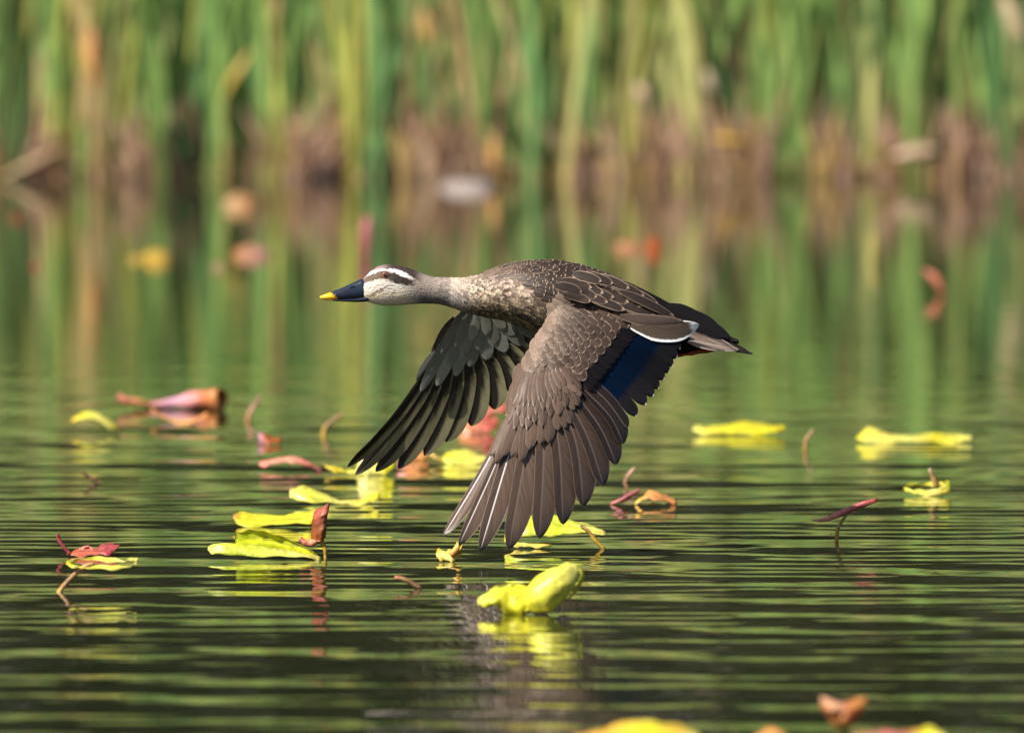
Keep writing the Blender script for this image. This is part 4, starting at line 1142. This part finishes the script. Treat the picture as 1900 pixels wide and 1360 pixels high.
# ---- feather sheets laid on a surface
def feather(name, parent, pts, wA, wB, depthfn, mat, colr, lift=0.002, tilt=0.0012, off=0.0, nr=12, nc=7, v0=0.72, pw=0.6, base=0.12, sgn=-1, cam=0.0008, thick=0.0005, bw=0.35, shade=None):
    """pts: shaft in photo pixels, root to tip; wA / wB: vane widths (px) left and right of a downward feather"""
    C = spline(pts, nr * 3)
    vv = 1 - (1 - np.linspace(0, 1, nr)) ** 1.5
    C = np.stack([np.interp(vv, np.linspace(0, 1, nr * 3), C[:, k]) for k in range(2)], -1)
    T = np.gradient(C, axis=0); T /= np.linalg.norm(T, axis=1, keepdims=True)
    Nn = np.stack([-T[:, 1], T[:, 0]], -1)
    prof = np.minimum(1, bw + (1 - bw) * np.clip(vv / base, 0, 1) ** 0.8) * np.where(vv > v0, np.clip(1 - ((vv - v0) / (1 - v0)) ** 2, 0.0, 1) ** pw, 1)
    prof = np.maximum(prof, 0.012)
    cc = np.linspace(1, -1, nc)
    px_ = np.zeros((nr, nc)); py_ = np.zeros((nr, nc))
    for j, c in enumerate(cc):
        wv = (wA if c > 0 else wB) * c * prof
        if wA < wB * 0.7 and c > 0:                          # narrow leading vane keeps its width almost to the tip
            wv = wA * c * np.maximum(0.012, np.minimum(1, bw + (1 - bw) * np.clip(vv / base, 0, 1)) * np.clip((1 - vv) / 0.12, 0, 1) ** 0.5)
        px_[:, j] = C[:, 0] + Nn[:, 0] * wv; py_[:, j] = C[:, 1] + Nn[:, 1] * wv
    Cg, Vg = np.meshgrid(cc, vv)
    d = depthfn(px_, py_) + sgn * (off + lift * Vg + tilt * Cg + cam * (1 - Cg ** 2))
    th = thick * (1 - Cg ** 2) * (1 - Vg ** 6) + 0.00005
    A = W(px_, py_, d + sgn * th * 0.5); B = W(px_, py_, d - sgn * th * 0.5)
    n = nr * nc
    UV = np.stack([(1 - Cg) / 2, Vg], -1).reshape(-1, 2)
    cg = np.tile(np.array(colr), (n, 1))
    if shade is not None:
        cg = shade(Cg, Vg).reshape(-1, 3)
    return mesh_obj(name, np.concatenate([A.reshape(-1, 3), B.reshape(-1, 3)]), grid_faces(nr, nc) + grid_faces(nr, nc, n, True), mat, parent, cols=np.concatenate([cg, cg]), uvs=np.concatenate([UV, UV]))


# ---- near wing
LE = [(540, 1014), (549, 1016), (565, 1020), (580, 1024), (597, 1020), (624, 998), (646, 990), (676, 974), (712, 957), (745, 950), (771, 936), (834, 908), (884, 883), (935, 855), (995, 820), (1030, 800)]
le_x = lambda py: np.interp(py, [a for a, b in LE], [b for a, b in LE])


def wing_depth(px, py):
    px = np.asarray(px, float); py = np.asarray(py, float)
    q = px - le_x(py)
    d = -0.070 - 0.00043 * (py - 560) + 1.7e-6 * np.clip(q - 50, 0, 400) ** 2 / (1 + np.clip(q - 50, 0, 400) / 420) + 0.010 * np.clip((22 - q) / 22, 0, 1.6) ** 2
    inner = 1 - ss(600, 680, py)
    bd = body_depth(px, py) - 0.004
    return np.where(inner > 0, np.minimum(d, bd * inner + d * (1 - inner)), d)


LEp = [(1020, 560), (1023, 570), (1024, 580), (1020, 597), (998, 624), (990, 646), (974, 676), (957, 712), (950, 745), (938, 770)]
TEp = [(1190, 580), (1195, 596), (1186, 606), (1172, 622), (1150, 646), (1130, 672), (1106, 700), (1070, 735), (1020, 772), (960, 795)]
ns_, nc_ = 40, 24
A_, B_ = spline(LEp, ns_), spline(TEp, ns_)
vs, cs = [], []
for side_ in (0, 1):
    for i in range(ns_):
        for j in range(nc_):
            s = j / (nc_ - 1)
            p = A_[i] * (1 - s) + B_[i] * s
            th = 0.010 * (math.sqrt(s) * 2.2 * (1 - s) ** 1.1 if s > 0 else 0) + 0.0004
            vs.append(W(p[0], p[1], float(wing_depth(p[0], p[1])) + 0.0015 + (th if side_ else 0)))
            cs.append((0.30, 0.23, 0.19) if s < 0.14 else (0.13, 0.095, 0.078))
near_wing = mesh_obj('wing', np.array(vs), grid_faces(ns_, nc_) + grid_faces(ns_, nc_, ns_ * nc_, True), m_skin, duck, cols=np.array(cs))
near_wing['label'] = 'near wing showing its brown scaly upper side and dark blue patch'

# primaries: (root, mid, tip, narrow left vane, wide right vane)
prim = [
    ((1072, 712), (1130, 770), (1157, 823), 10, 20), ((1056, 718), (1112, 790), (1144, 862), 12, 24), ((1042, 722), (1090, 805), (1120, 901), 13, 27), ((1030, 728), (1066, 820), (1083, 939), 14, 29),
    ((1018, 732), (1040, 830), (1045, 973), 15, 30), ((1004, 738), (1008, 845), (1001, 999), 16, 29), ((990, 744), (974, 850), (944, 1019), 15, 30), ((976, 750), (943, 850), (891, 1022), 13, 28),
    ((962, 756), (919, 858), (851, 1012), 8, 26), ((950, 762), (903, 860), (821, 996), 6, 20)]
BRN = np.array((0.088, 0.057, 0.040)); DBR = np.array((0.026, 0.016, 0.0115))
for k, (a, b, c, wa, wb) in enumerate(prim):
    f = k / 9
    b = (b[0] + random.gauss(0, 2.0), b[1]); wb = wb * random.uniform(0.94, 1.06)
    base_c = DBR * (1 - min(1, f * 1.6)) + BRN * min(1, f * 1.6)  # inner primaries darker: shade of the trailing half painted in

    def sh(Cg, Vg, base_c=base_c):
        lead = ss(0.0, 0.25, Cg)[..., None]                 # darker narrow vane
        tipd = ss(0.80, 1.0, Vg)[..., None]
        return (base_c * (1 - 0.35 * lead)) * (1 - 0.25 * tipd)
    feather('primary_feather', near_wing, [a, b, c], wa, wb, wing_depth, m_white_shaft if k in (7, 8, 9) else m_flight, base_c, lift=-0.004, tilt=0.0030, off=-0.001 + 0.0012 * (9 - k) * 0.5, nr=22, nc=9, v0=0.72, pw=0.7, base=0.3, shade=sh)

# secondaries with the blue patch
stip = [(1163, 795), (1180, 772), (1198, 751), (1212, 735), (1222, 721), (1232, 704), (1241, 691), (1248, 679), (1256, 664), (1262, 648), (1263, 634)]
for k, tp_ in enumerate(stip):
    f = k / (len(stip) - 1)
    rt = np.array((1078, 704)) * (1 - f) + np.array((1160, 606)) * f
    tp_ = np.array(tp_, float)
    md = (rt + tp_) / 2 + np.array((4 + 4 * f, -7 - 3 * f))
    feather('secondary_feather', near_wing, [tuple(rt), tuple(md), tuple(tp_)], 9, 15, wing_depth, m_spec if k > 0 else m_flight, DBR * 0.6, lift=-0.001, tilt=-0.0016, off=0.0015 + 0.0006 * k, nr=16, nc=7, v0=0.84, pw=0.5, base=0.2)

# greater primary coverts
gpc = [((958, 752), (930, 795), (908, 848), 6, 15), ((966, 748), (944, 795), (926, 854), 8, 16), ((976, 742), (962, 795), (949, 856), 8, 17), ((988, 736), (980, 790), (974, 846), 9, 18),
       ((998, 732), (1001, 782), (1003, 832), 10, 17), ((1010, 728), (1021, 770), (1030, 816), 10, 16), ((1022, 722), (1038, 758), (1050, 793), 9, 15), ((1034, 716), (1050, 745), (1062, 774), 8, 13), ((1048, 708), (1064, 730), (1078, 752), 8, 13)]
gp = np.array([list(a) + list(b) + list(c) + [wa, wb] for a, b, c, wa, wb in gpc], float)
gpc = []
for k in range(13):
    q = k / 12 * (len(gp) - 1); i0 = min(int(q), len(gp) - 2); v_ = gp[i0] * (1 - q + i0) + gp[i0 + 1] * (q - i0)
    gpc.append(((v_[0], v_[1]), (v_[2], v_[3]), (v_[4], v_[5]), v_[6] * 0.85, v_[7] * 0.82))
for k, (a, b, c, wa, wb) in enumerate(gpc):
    b = (b[0] + random.gauss(0, 2.0), b[1]); c = (c[0] + random.gauss(0, 1.5), c[1] + random.gauss(0, 6)); wa *= random.uniform(0.85, 1.15)
    feather('primary_covert', near_wing, [a, b, c], wa, wb, wing_depth, m_flight, BRN * 1.05, lift=0.001, tilt=0.0018, off=0.0075 - 0.0002 * k, nr=14, nc=7, v0=0.62, pw=0.7, base=0.25)
mid = np.array([(962, 688, 953, 718, 948, 752, 8), (968, 700, 956, 735, 944, 772, 9), (978, 705, 970, 738, 962, 776, 10), (990, 706, 985, 742, 980, 782, 11), (1003, 706, 1002, 740, 1000, 776, 11), (1016, 704, 1020, 735, 1024, 766, 11), (1028, 700, 1038, 724, 1046, 750, 10), (1042, 694, 1058, 714, 1070, 734, 10), (1056, 690, 1072, 706, 1088, 724, 10)], float)
for row_, (cnt_, shift_, sc_) in enumerate(((13, 12, 0.85), (14, -6, 0.80), (14, -24, 0.75))):
    for k in range(cnt_):
        q = (k + 0.5 * (row_ % 2)) / cnt_ * (len(mid) - 1); i0 = min(int(q), len(mid) - 2)
        v_ = mid[i0] * (1 - q + i0) + mid[i0 + 1] * (q - i0)
        d = np.array((v_[4] - v_[0], v_[5] - v_[1])); d /= np.linalg.norm(d)
        mv = d * (shift_ + random.gauss(0, 4))
        a = (v_[0] + mv[0] * 0.6, v_[1] + mv[1] * 0.6); b = (v_[2] + mv[0] + random.gauss(0, 1), v_[3] + mv[1]); c = (v_[4] + mv[0] + random.gauss(0, 1.5), v_[5] + mv[1])
        w = v_[6] * sc_ * random.uniform(0.85, 1.15)
        feather('middle_covert', near_wing, [a, b, c], w, w, wing_depth, m_flight, BRN * random.uniform(0.85, 1.2), lift=0.001, tilt=0.0008, off=0.0092 + 0.0009 * row_, nr=12, nc=7, v0=0.55, pw=0.6, base=0.25)

# black tipped greater coverts above the blue patch
OX, OY = 975.0, 530.0
for k in range(13):
    f = k / 12
    tip = np.array((1186, 590)) * (1 - f) + np.array((1088, 712)) * f + np.array((13, 11))
    d = np.array((0.86, 0.50)) * (1 - f) + np.array((0.62, 0.78)) * f
    d /= np.linalg.norm(d)
    rt = tip - d * 62
    feather('greater_covert', near_wing, [tuple(rt), tuple((rt + tip) / 2 + np.array((1, -2))), tuple(tip)], 9, 9, wing_depth, m_black_tip, DBR, lift=0.0005, tilt=0.0008, off=0.0070, nr=10, nc=5, v0=0.85, pw=0.4, base=0.2)

# rows of scale-like coverts, fanning from the shoulder
n_cov = 0
r = 52.0; row = 0
while r < 214:
    g = (r - 52) / 162
    ln = 20 + 26 * g; wd = 11 + 10.5 * g
    n_arc = int(r * math.radians(118) / (wd * 0.9))
    for j in range(n_arc + 1):
        th = math.radians(2 + 118 * (j + 0.5 * (row % 2)) / max(1, n_arc)) + random.gauss(0, 0.012)
        rj = r + random.gauss(0, 1.2)
        tip = np.array((OX + rj * math.cos(th), OY + rj * math.sin(th)))
        x_, y_ = tip
        if x_ < le_x(y_) + 3 or y_ < 545 + (x_ - 1010) * 0.27 or y_ > 735 or y_ < 552 or (y_ < 578 and x_ < 1046): continue
        if (x_ - 1186) * 122 + (y_ - 590) * 98 > -150: continue
        dr = np.array((math.cos(th), math.sin(th)))
        rt = tip - dr * ln
        if rt[0] < le_x(rt[1]) - 6:
            rt[0] = le_x(rt[1]) - 4
        lead = np.clip((x_ - le_x(y_)) / 70, 0, 1)
        cc_ = np.array((0.185, 0.132, 0.098)) * (1 - lead) + np.array((0.042, 0.026, 0.018)) * lead
        if th < math.radians(46): cc_ = cc_ * 0.85
        feather('covert_feather', near_wing, [tuple(rt), tuple((rt + tip) / 2), tuple(tip)], wd * 0.56, wd * 0.56, wing_depth, m_covert, cc_ * random.uniform(0.85, 1.18), lift=0.0032, tilt=random.gauss(0, 0.0004), off=(0.0085 - 0.002 * g) * (0.25 + 0.75 * float(ss(560, 625, y_))), nr=8, nc=5, v0=0.5, pw=0.5, base=0.25)
        n_cov += 1
    r += 7.0 + 9.0 * g; row += 1

# ---- tertials and scapulars lying over wing root and flank
def tert_depth(px, py):
    return np.minimum(wing_depth(px, py), body_depth(px, py)) - 0.007


def scap_depth(px, py):
    px = np.asarray(px, float); py = np.asarray(py, float)
    w = ss(1180, 1270, px)
    return np.minimum(wing_depth(px, py), body_depth(px, py)) * (1 - w) + np.minimum(body_depth(px, py), wing_depth(px, py) * 0.6 + body_depth(px, py) * 0.4) * w - 0.009


feather('tertial_feather', near_wing, [(1172, 598), (1235, 610), (1298, 602)], 25, 14, tert_depth, m_tertial, (0.085, 0.056, 0.038), off=0.005, lift=0.001, tilt=-0.002, nr=22, nc=9, v0=0.62, pw=0.85, base=0.35, bw=0.5)
feather('tertial_feather', near_wing, [(1150, 586), (1210, 592), (1268, 596)], 14, 8, tert_depth, m_back, (0.075, 0.052, 0.040), off=0.0075, lift=0.001, tilt=-0.002, nr=16, nc=7, v0=0.55, pw=0.6, base=0.3)
scap = [((1110, 556), (1175, 574), (1262, 596), 8, 9), ((1120, 548), (1185, 564), (1244, 585), 9, 9), ((1105, 546), (1160, 565), (1220, 588), 9, 9), ((1095, 540), (1145, 554), (1192, 570), 10, 10), ((1085, 533), (1130, 545), (1167, 562), 11, 10), ((1075, 545), (1120, 560), (1160, 576), 9, 9),
        ((1066, 532), (1105, 542), (1140, 553), 10, 9), ((1060, 540), (1095, 550), (1128, 562), 9, 9), ((1052, 524), (1088, 532), (1120, 545), 10, 9), ((1048, 534), (1080, 541), (1108, 552), 9, 9), ((1040, 520), (1070, 526), (1098, 535), 9, 9), ((1044, 545), (1072, 551), (1096, 560), 8, 8), ((1030, 530), (1056, 534), (1080, 543), 9, 9),
        ((1140, 528), (1185, 546), (1222, 566), 9, 8), ((1120, 520), (1160, 534), (1196, 550), 10, 9), ((1100, 512), (1136, 522), (1168, 536), 10, 9), ((1080, 508), (1110, 516), (1138, 527), 10, 9), ((1062, 508), (1090, 514), (1116, 523), 10, 9), ((1150, 540), (1200, 562), (1252, 588), 8, 8)]
for k, (a, b, c, wa, wb) in enumerate(scap[::1]):
    dk = 0.8 + 0.4 * random.random()
    feather('scapular_feather', body, [a, b, c], wa, wb, scap_depth, m_back, np.array((0.024, 0.016, 0.012)) * dk, off=0.004 + 0.0011 * k * 0.5, lift=0.002, tilt=-0.0008, nr=12, nc=7, v0=0.55, pw=0.55, base=0.25)


# ---- rump and tail
def tail_depth(px, py):
    px = np.asarray(px, float); py = np.asarray(py, float)
    tl = 604 + (px - 1310) * 0.62
    return axis_y(px) + 0.010 - 0.0011 * np.clip(py - tl + 14, 0, 60)


tail = mesh_obj('tail', *(lambda P: (P, grid_faces(10, 14, wrap=True)))(np.array([W(1290 + 9 * i, (598 + 655) / 2 - 4 + 3.2 * i * 0.4 - (27 - 2.6 * i) * math.sin(2 * math.pi * j / 14), float(axis_y(1300)) - (0.030 - 0.0025 * i) * math.cos(2 * math.pi * j / 14)) for i in range(10) for j in range(14)])), m_skin, duck, cols=np.tile((0.016, 0.013, 0.013), (140, 1)))
PT = (0.19, 0.128, 0.095)
tails = [((1300, 622), (1345, 642), (1398, 657), 5, 5, (0.02, 0.016, 0.015)), ((1295, 616), (1340, 634), (1388, 652), 6, 6, (0.022, 0.018, 0.016)),
         ((1280, 628), (1322, 641), (1372, 650), 6, 7, PT), ((1278, 622), (1320, 635), (1366, 648), 6, 7, PT), ((1276, 616), (1316, 628), (1360, 645), 6, 7, (0.16, 0.11, 0.08)), ((1276, 612), (1312, 622), (1352, 640), 6, 6, (0.13, 0.088, 0.065)),
         ((1276, 634), (1310, 643), (1345, 649), 5, 6, PT)]
for k, (a, b, c, wa, wb, cc_) in enumerate(tails):
    feather('tail_feather', tail, [a, b, c], wa, wb, tail_depth, m_tail if cc_[0] > 0.1 else m_contour, cc_, off=0.006 + 0.0012 * k, lift=0.001, tilt=-0.0006, nr=12, nc=5, v0=0.6, pw=0.6, base=0.3)
for k, (a, b, c, w) in enumerate([((1270, 584), (1315, 602), (1356, 628), 9), ((1258, 574), (1300, 590), (1336, 611), 10), ((1240, 566), (1276, 580), (1308, 597), 11), ((1262, 592), (1300, 606), (1340, 628), 10), ((1250, 590), (1285, 602), (1322, 620), 10), ((1232, 572), (1265, 588), (1300, 606), 11)]):
    feather('tail_covert', tail, [a, b, c], w, w, tail_depth, m_contour, (0.008, 0.007, 0.007), off=0.016 - 0.0006 * k, lift=0.001, tilt=-0.0006, nr=12, nc=5, v0=0.6, pw=0.6, base=0.3)
# feet tucked back under the tail
m_foot = attr_material('foot_skin', rough=0.45, spec=0.4, nscale=700, var=0.3, bump=0.5, dist=0.0006)
for sgn in (-1, 1):
    st = spline([(1222, 655, 7.0), (1250, 656, 6.0), (1275, 654, 6.5), (1300, 651, 6.0), (1330, 649, 3.0), (1345, 648.5, 1.0)], 24)
    vs = []
    for i in range(24):
        for j in range(14):
            a = 2 * math.pi * j / 14
            lump = 1 + 0.12 * math.sin(i * 1.3)
            vs.append(W(st[i, 0], st[i, 1] - st[i, 2] * lump * math.sin(a), float(axis_y(st[i, 0])) + sgn * 0.014 - 0.008 * math.cos(a) * st[i, 2] / 7))
    f = grid_faces(24, 14, wrap=True) + [list(range(14))[::-1], [23 * 14 + j for j in range(14)]]
    mesh_obj('foot', np.array(vs), f, m_foot, duck, cols=np.tile((0.30, 0.05, 0.014), (24 * 14, 1)))

# ---- far wing, underside towards the viewer
FLE = [(560, 866), (579, 853), (610, 825), (649, 804), (667, 795), (705, 770), (762, 732), (820, 695), (865, 644), (900, 610)]
fle_x = lambda py: np.interp(py, [a for a, b in FLE], [b for a, b in FLE])


def far_depth(px, py):
    px = np.asarray(px, float); py = np.asarray(py, float)
    q = px - fle_x(py)
    return 0.050 + 0.00052 * (py - 580) - 0.8e-6 * np.clip(q - 30, 0, 400) ** 2 - 0.006 * np.clip((16 - q) / 16, 0, 1.5) ** 2


FA, FB = spline([(862, 572), (853, 580), (825, 611), (804, 650), (794, 668), (772, 705)], ns_), spline([(1060, 590), (1030, 625), (990, 640), (945, 650), (880, 675), (800, 722)], ns_)
vs, cs = [], []
for side_ in (0, 1):
    for i in range(ns_):
        for j in range(nc_):
            s = j / (nc_ - 1)
            p = FA[i] * (1 - s) + FB[i] * s
            th = 0.009 * (math.sqrt(s) * 2.2 * (1 - s) ** 1.1 if s > 0 else 0) + 0.0004
            vs.append(W(p[0], p[1], float(far_depth(p[0], p[1])) + 0.002 + (th if side_ else 0)))
            cs.append((0.16, 0.12, 0.10) if s < 0.05 else (0.42, 0.42, 0.39))
far_wing = mesh_obj('wing', np.array(vs), grid_faces(ns_, nc_) + grid_faces(ns_, nc_, ns_ * nc_, True), m_skin, duck, cols=np.array(cs))
far_wing['label'] = 'far wing showing its dark underside with lining painted in grey shade'
fprim = [((812, 655), (730, 775), (644, 866), 4, 13), ((820, 656), (745, 775), (659, 881), 6, 17), ((828, 655), (768, 775), (697, 875), 8, 19), ((838, 654), (796, 765), (739, 870), 9, 20), ((850, 652), (828, 750), (788, 846), 10, 21), ((862, 650), (855, 735), (828, 821), 11, 22), ((875, 648), (884, 720), (875, 791), 11, 22),
         ((888, 645), (912, 705), (919, 760), 11, 21), ((900, 640), (936, 690), (951, 725), 11, 20), ((912, 634), (956, 672), (978, 702), 11, 20), ((926, 628), (975, 660), (1004, 690), 11, 18), ((940, 620), (990, 645), (1024, 675), 11, 18), ((955, 612), (1005, 632), (1044, 658), 11, 18)]
for k, (a, b, c, wa, wb) in enumerate(fprim):
    def shf(Cg, Vg):
        w = ss(-0.10, 0.10, Cg + 0.92 - 0.55 * ss(0.1, 0.75, Vg))[..., None]
        return np.array((0.21, 0.19, 0.11)) * (1 - w) * (1 - 0.45 * ss(0.7, 1, Vg))[..., None] + np.array((0.014, 0.011, 0.009)) * w
    feather('primary_feather' if k < 10 else 'secondary_feather', far_wing, [a, b, c], wa * 1.15, wb * 1.15, far_depth, m_under, (0.06, 0.055, 0.04), lift=0.002, tilt=-0.0022, off=-0.001, nr=18, nc=9, v0=0.72, pw=0.7, base=0.3, shade=shf)
lin = [((840, 605), (810, 670), (780, 727), 12), ((852, 605), (832, 665), (810, 716), 14), ((866, 606), (856, 655), (845, 698), 15), ((880, 606), (878, 645), (872, 681), 15), ((896, 604), (902, 640), (903, 668), 16), ((912, 602), (926, 630), (940, 652), 16), ((930, 598), (952, 620), (972, 640), 15), ((950, 592), (978, 610), (1000, 626), 15),
       ((850, 590), (824, 645), (800, 692), 11), ((862, 590), (846, 640), (830, 682), 12), ((874, 590), (866, 632), (858, 664), 13), ((888, 590), (890, 625), (888, 650), 13), ((904, 588), (914, 615), (920, 638), 13), ((922, 586), (940, 606), (955, 622), 13),
       ((858, 578), (838, 620), (818, 655), 9), ((870, 580), (858, 615), (846, 645), 11), ((884, 580), (880, 608), (874, 632), 11), ((898, 578), (902, 604), (904, 622), 11), ((914, 578), (926, 596), (936, 610), 11)]
for k, (a, b, c, w) in enumerate(lin):
    feather('underwing_covert', far_wing, [a, b, c], w * 0.85, w * 0.85, far_depth, m_undercov, np.array((0.22, 0.22, 0.19)) * random.uniform(0.9, 1.1) * (1 - 0.5 * float(ss(900, 990, c[0]))), lift=0.0008, tilt=0.0003 * random.choice((-1, 1)), cam=0.0003, off=0.003 + (0.0014 if k > 7 else 0) + (0.0014 if k > 13 else 0), nr=11, nc=5, v0=0.5, pw=0.5, base=0.3)  # white lining greyed, darker towards the body: shade painted in
for a, b, c, w in [((842, 588), (822, 615), (803, 651), 5), ((838, 594), (815, 628), (800, 655), 4)]:
    feather('alula_feather', far_wing, [a, b, c], w, w, far_depth, m_flight, (0.10, 0.065, 0.05), lift=0.001, tilt=0.0, off=-0.004, nr=10, nc=5, v0=0.6, pw=0.7, base=0.3)
feather('leading_covert', far_wing, [(806, 652), (790, 672), (772, 702)], 4, 4, far_depth, m_undercov, (0.62, 0.6, 0.56), lift=0.001, tilt=0, off=0.003, nr=10, nc=5, v0=0.6, pw=0.7, base=0.3)
print('back feathers', n_back, 'coverts', n_cov)
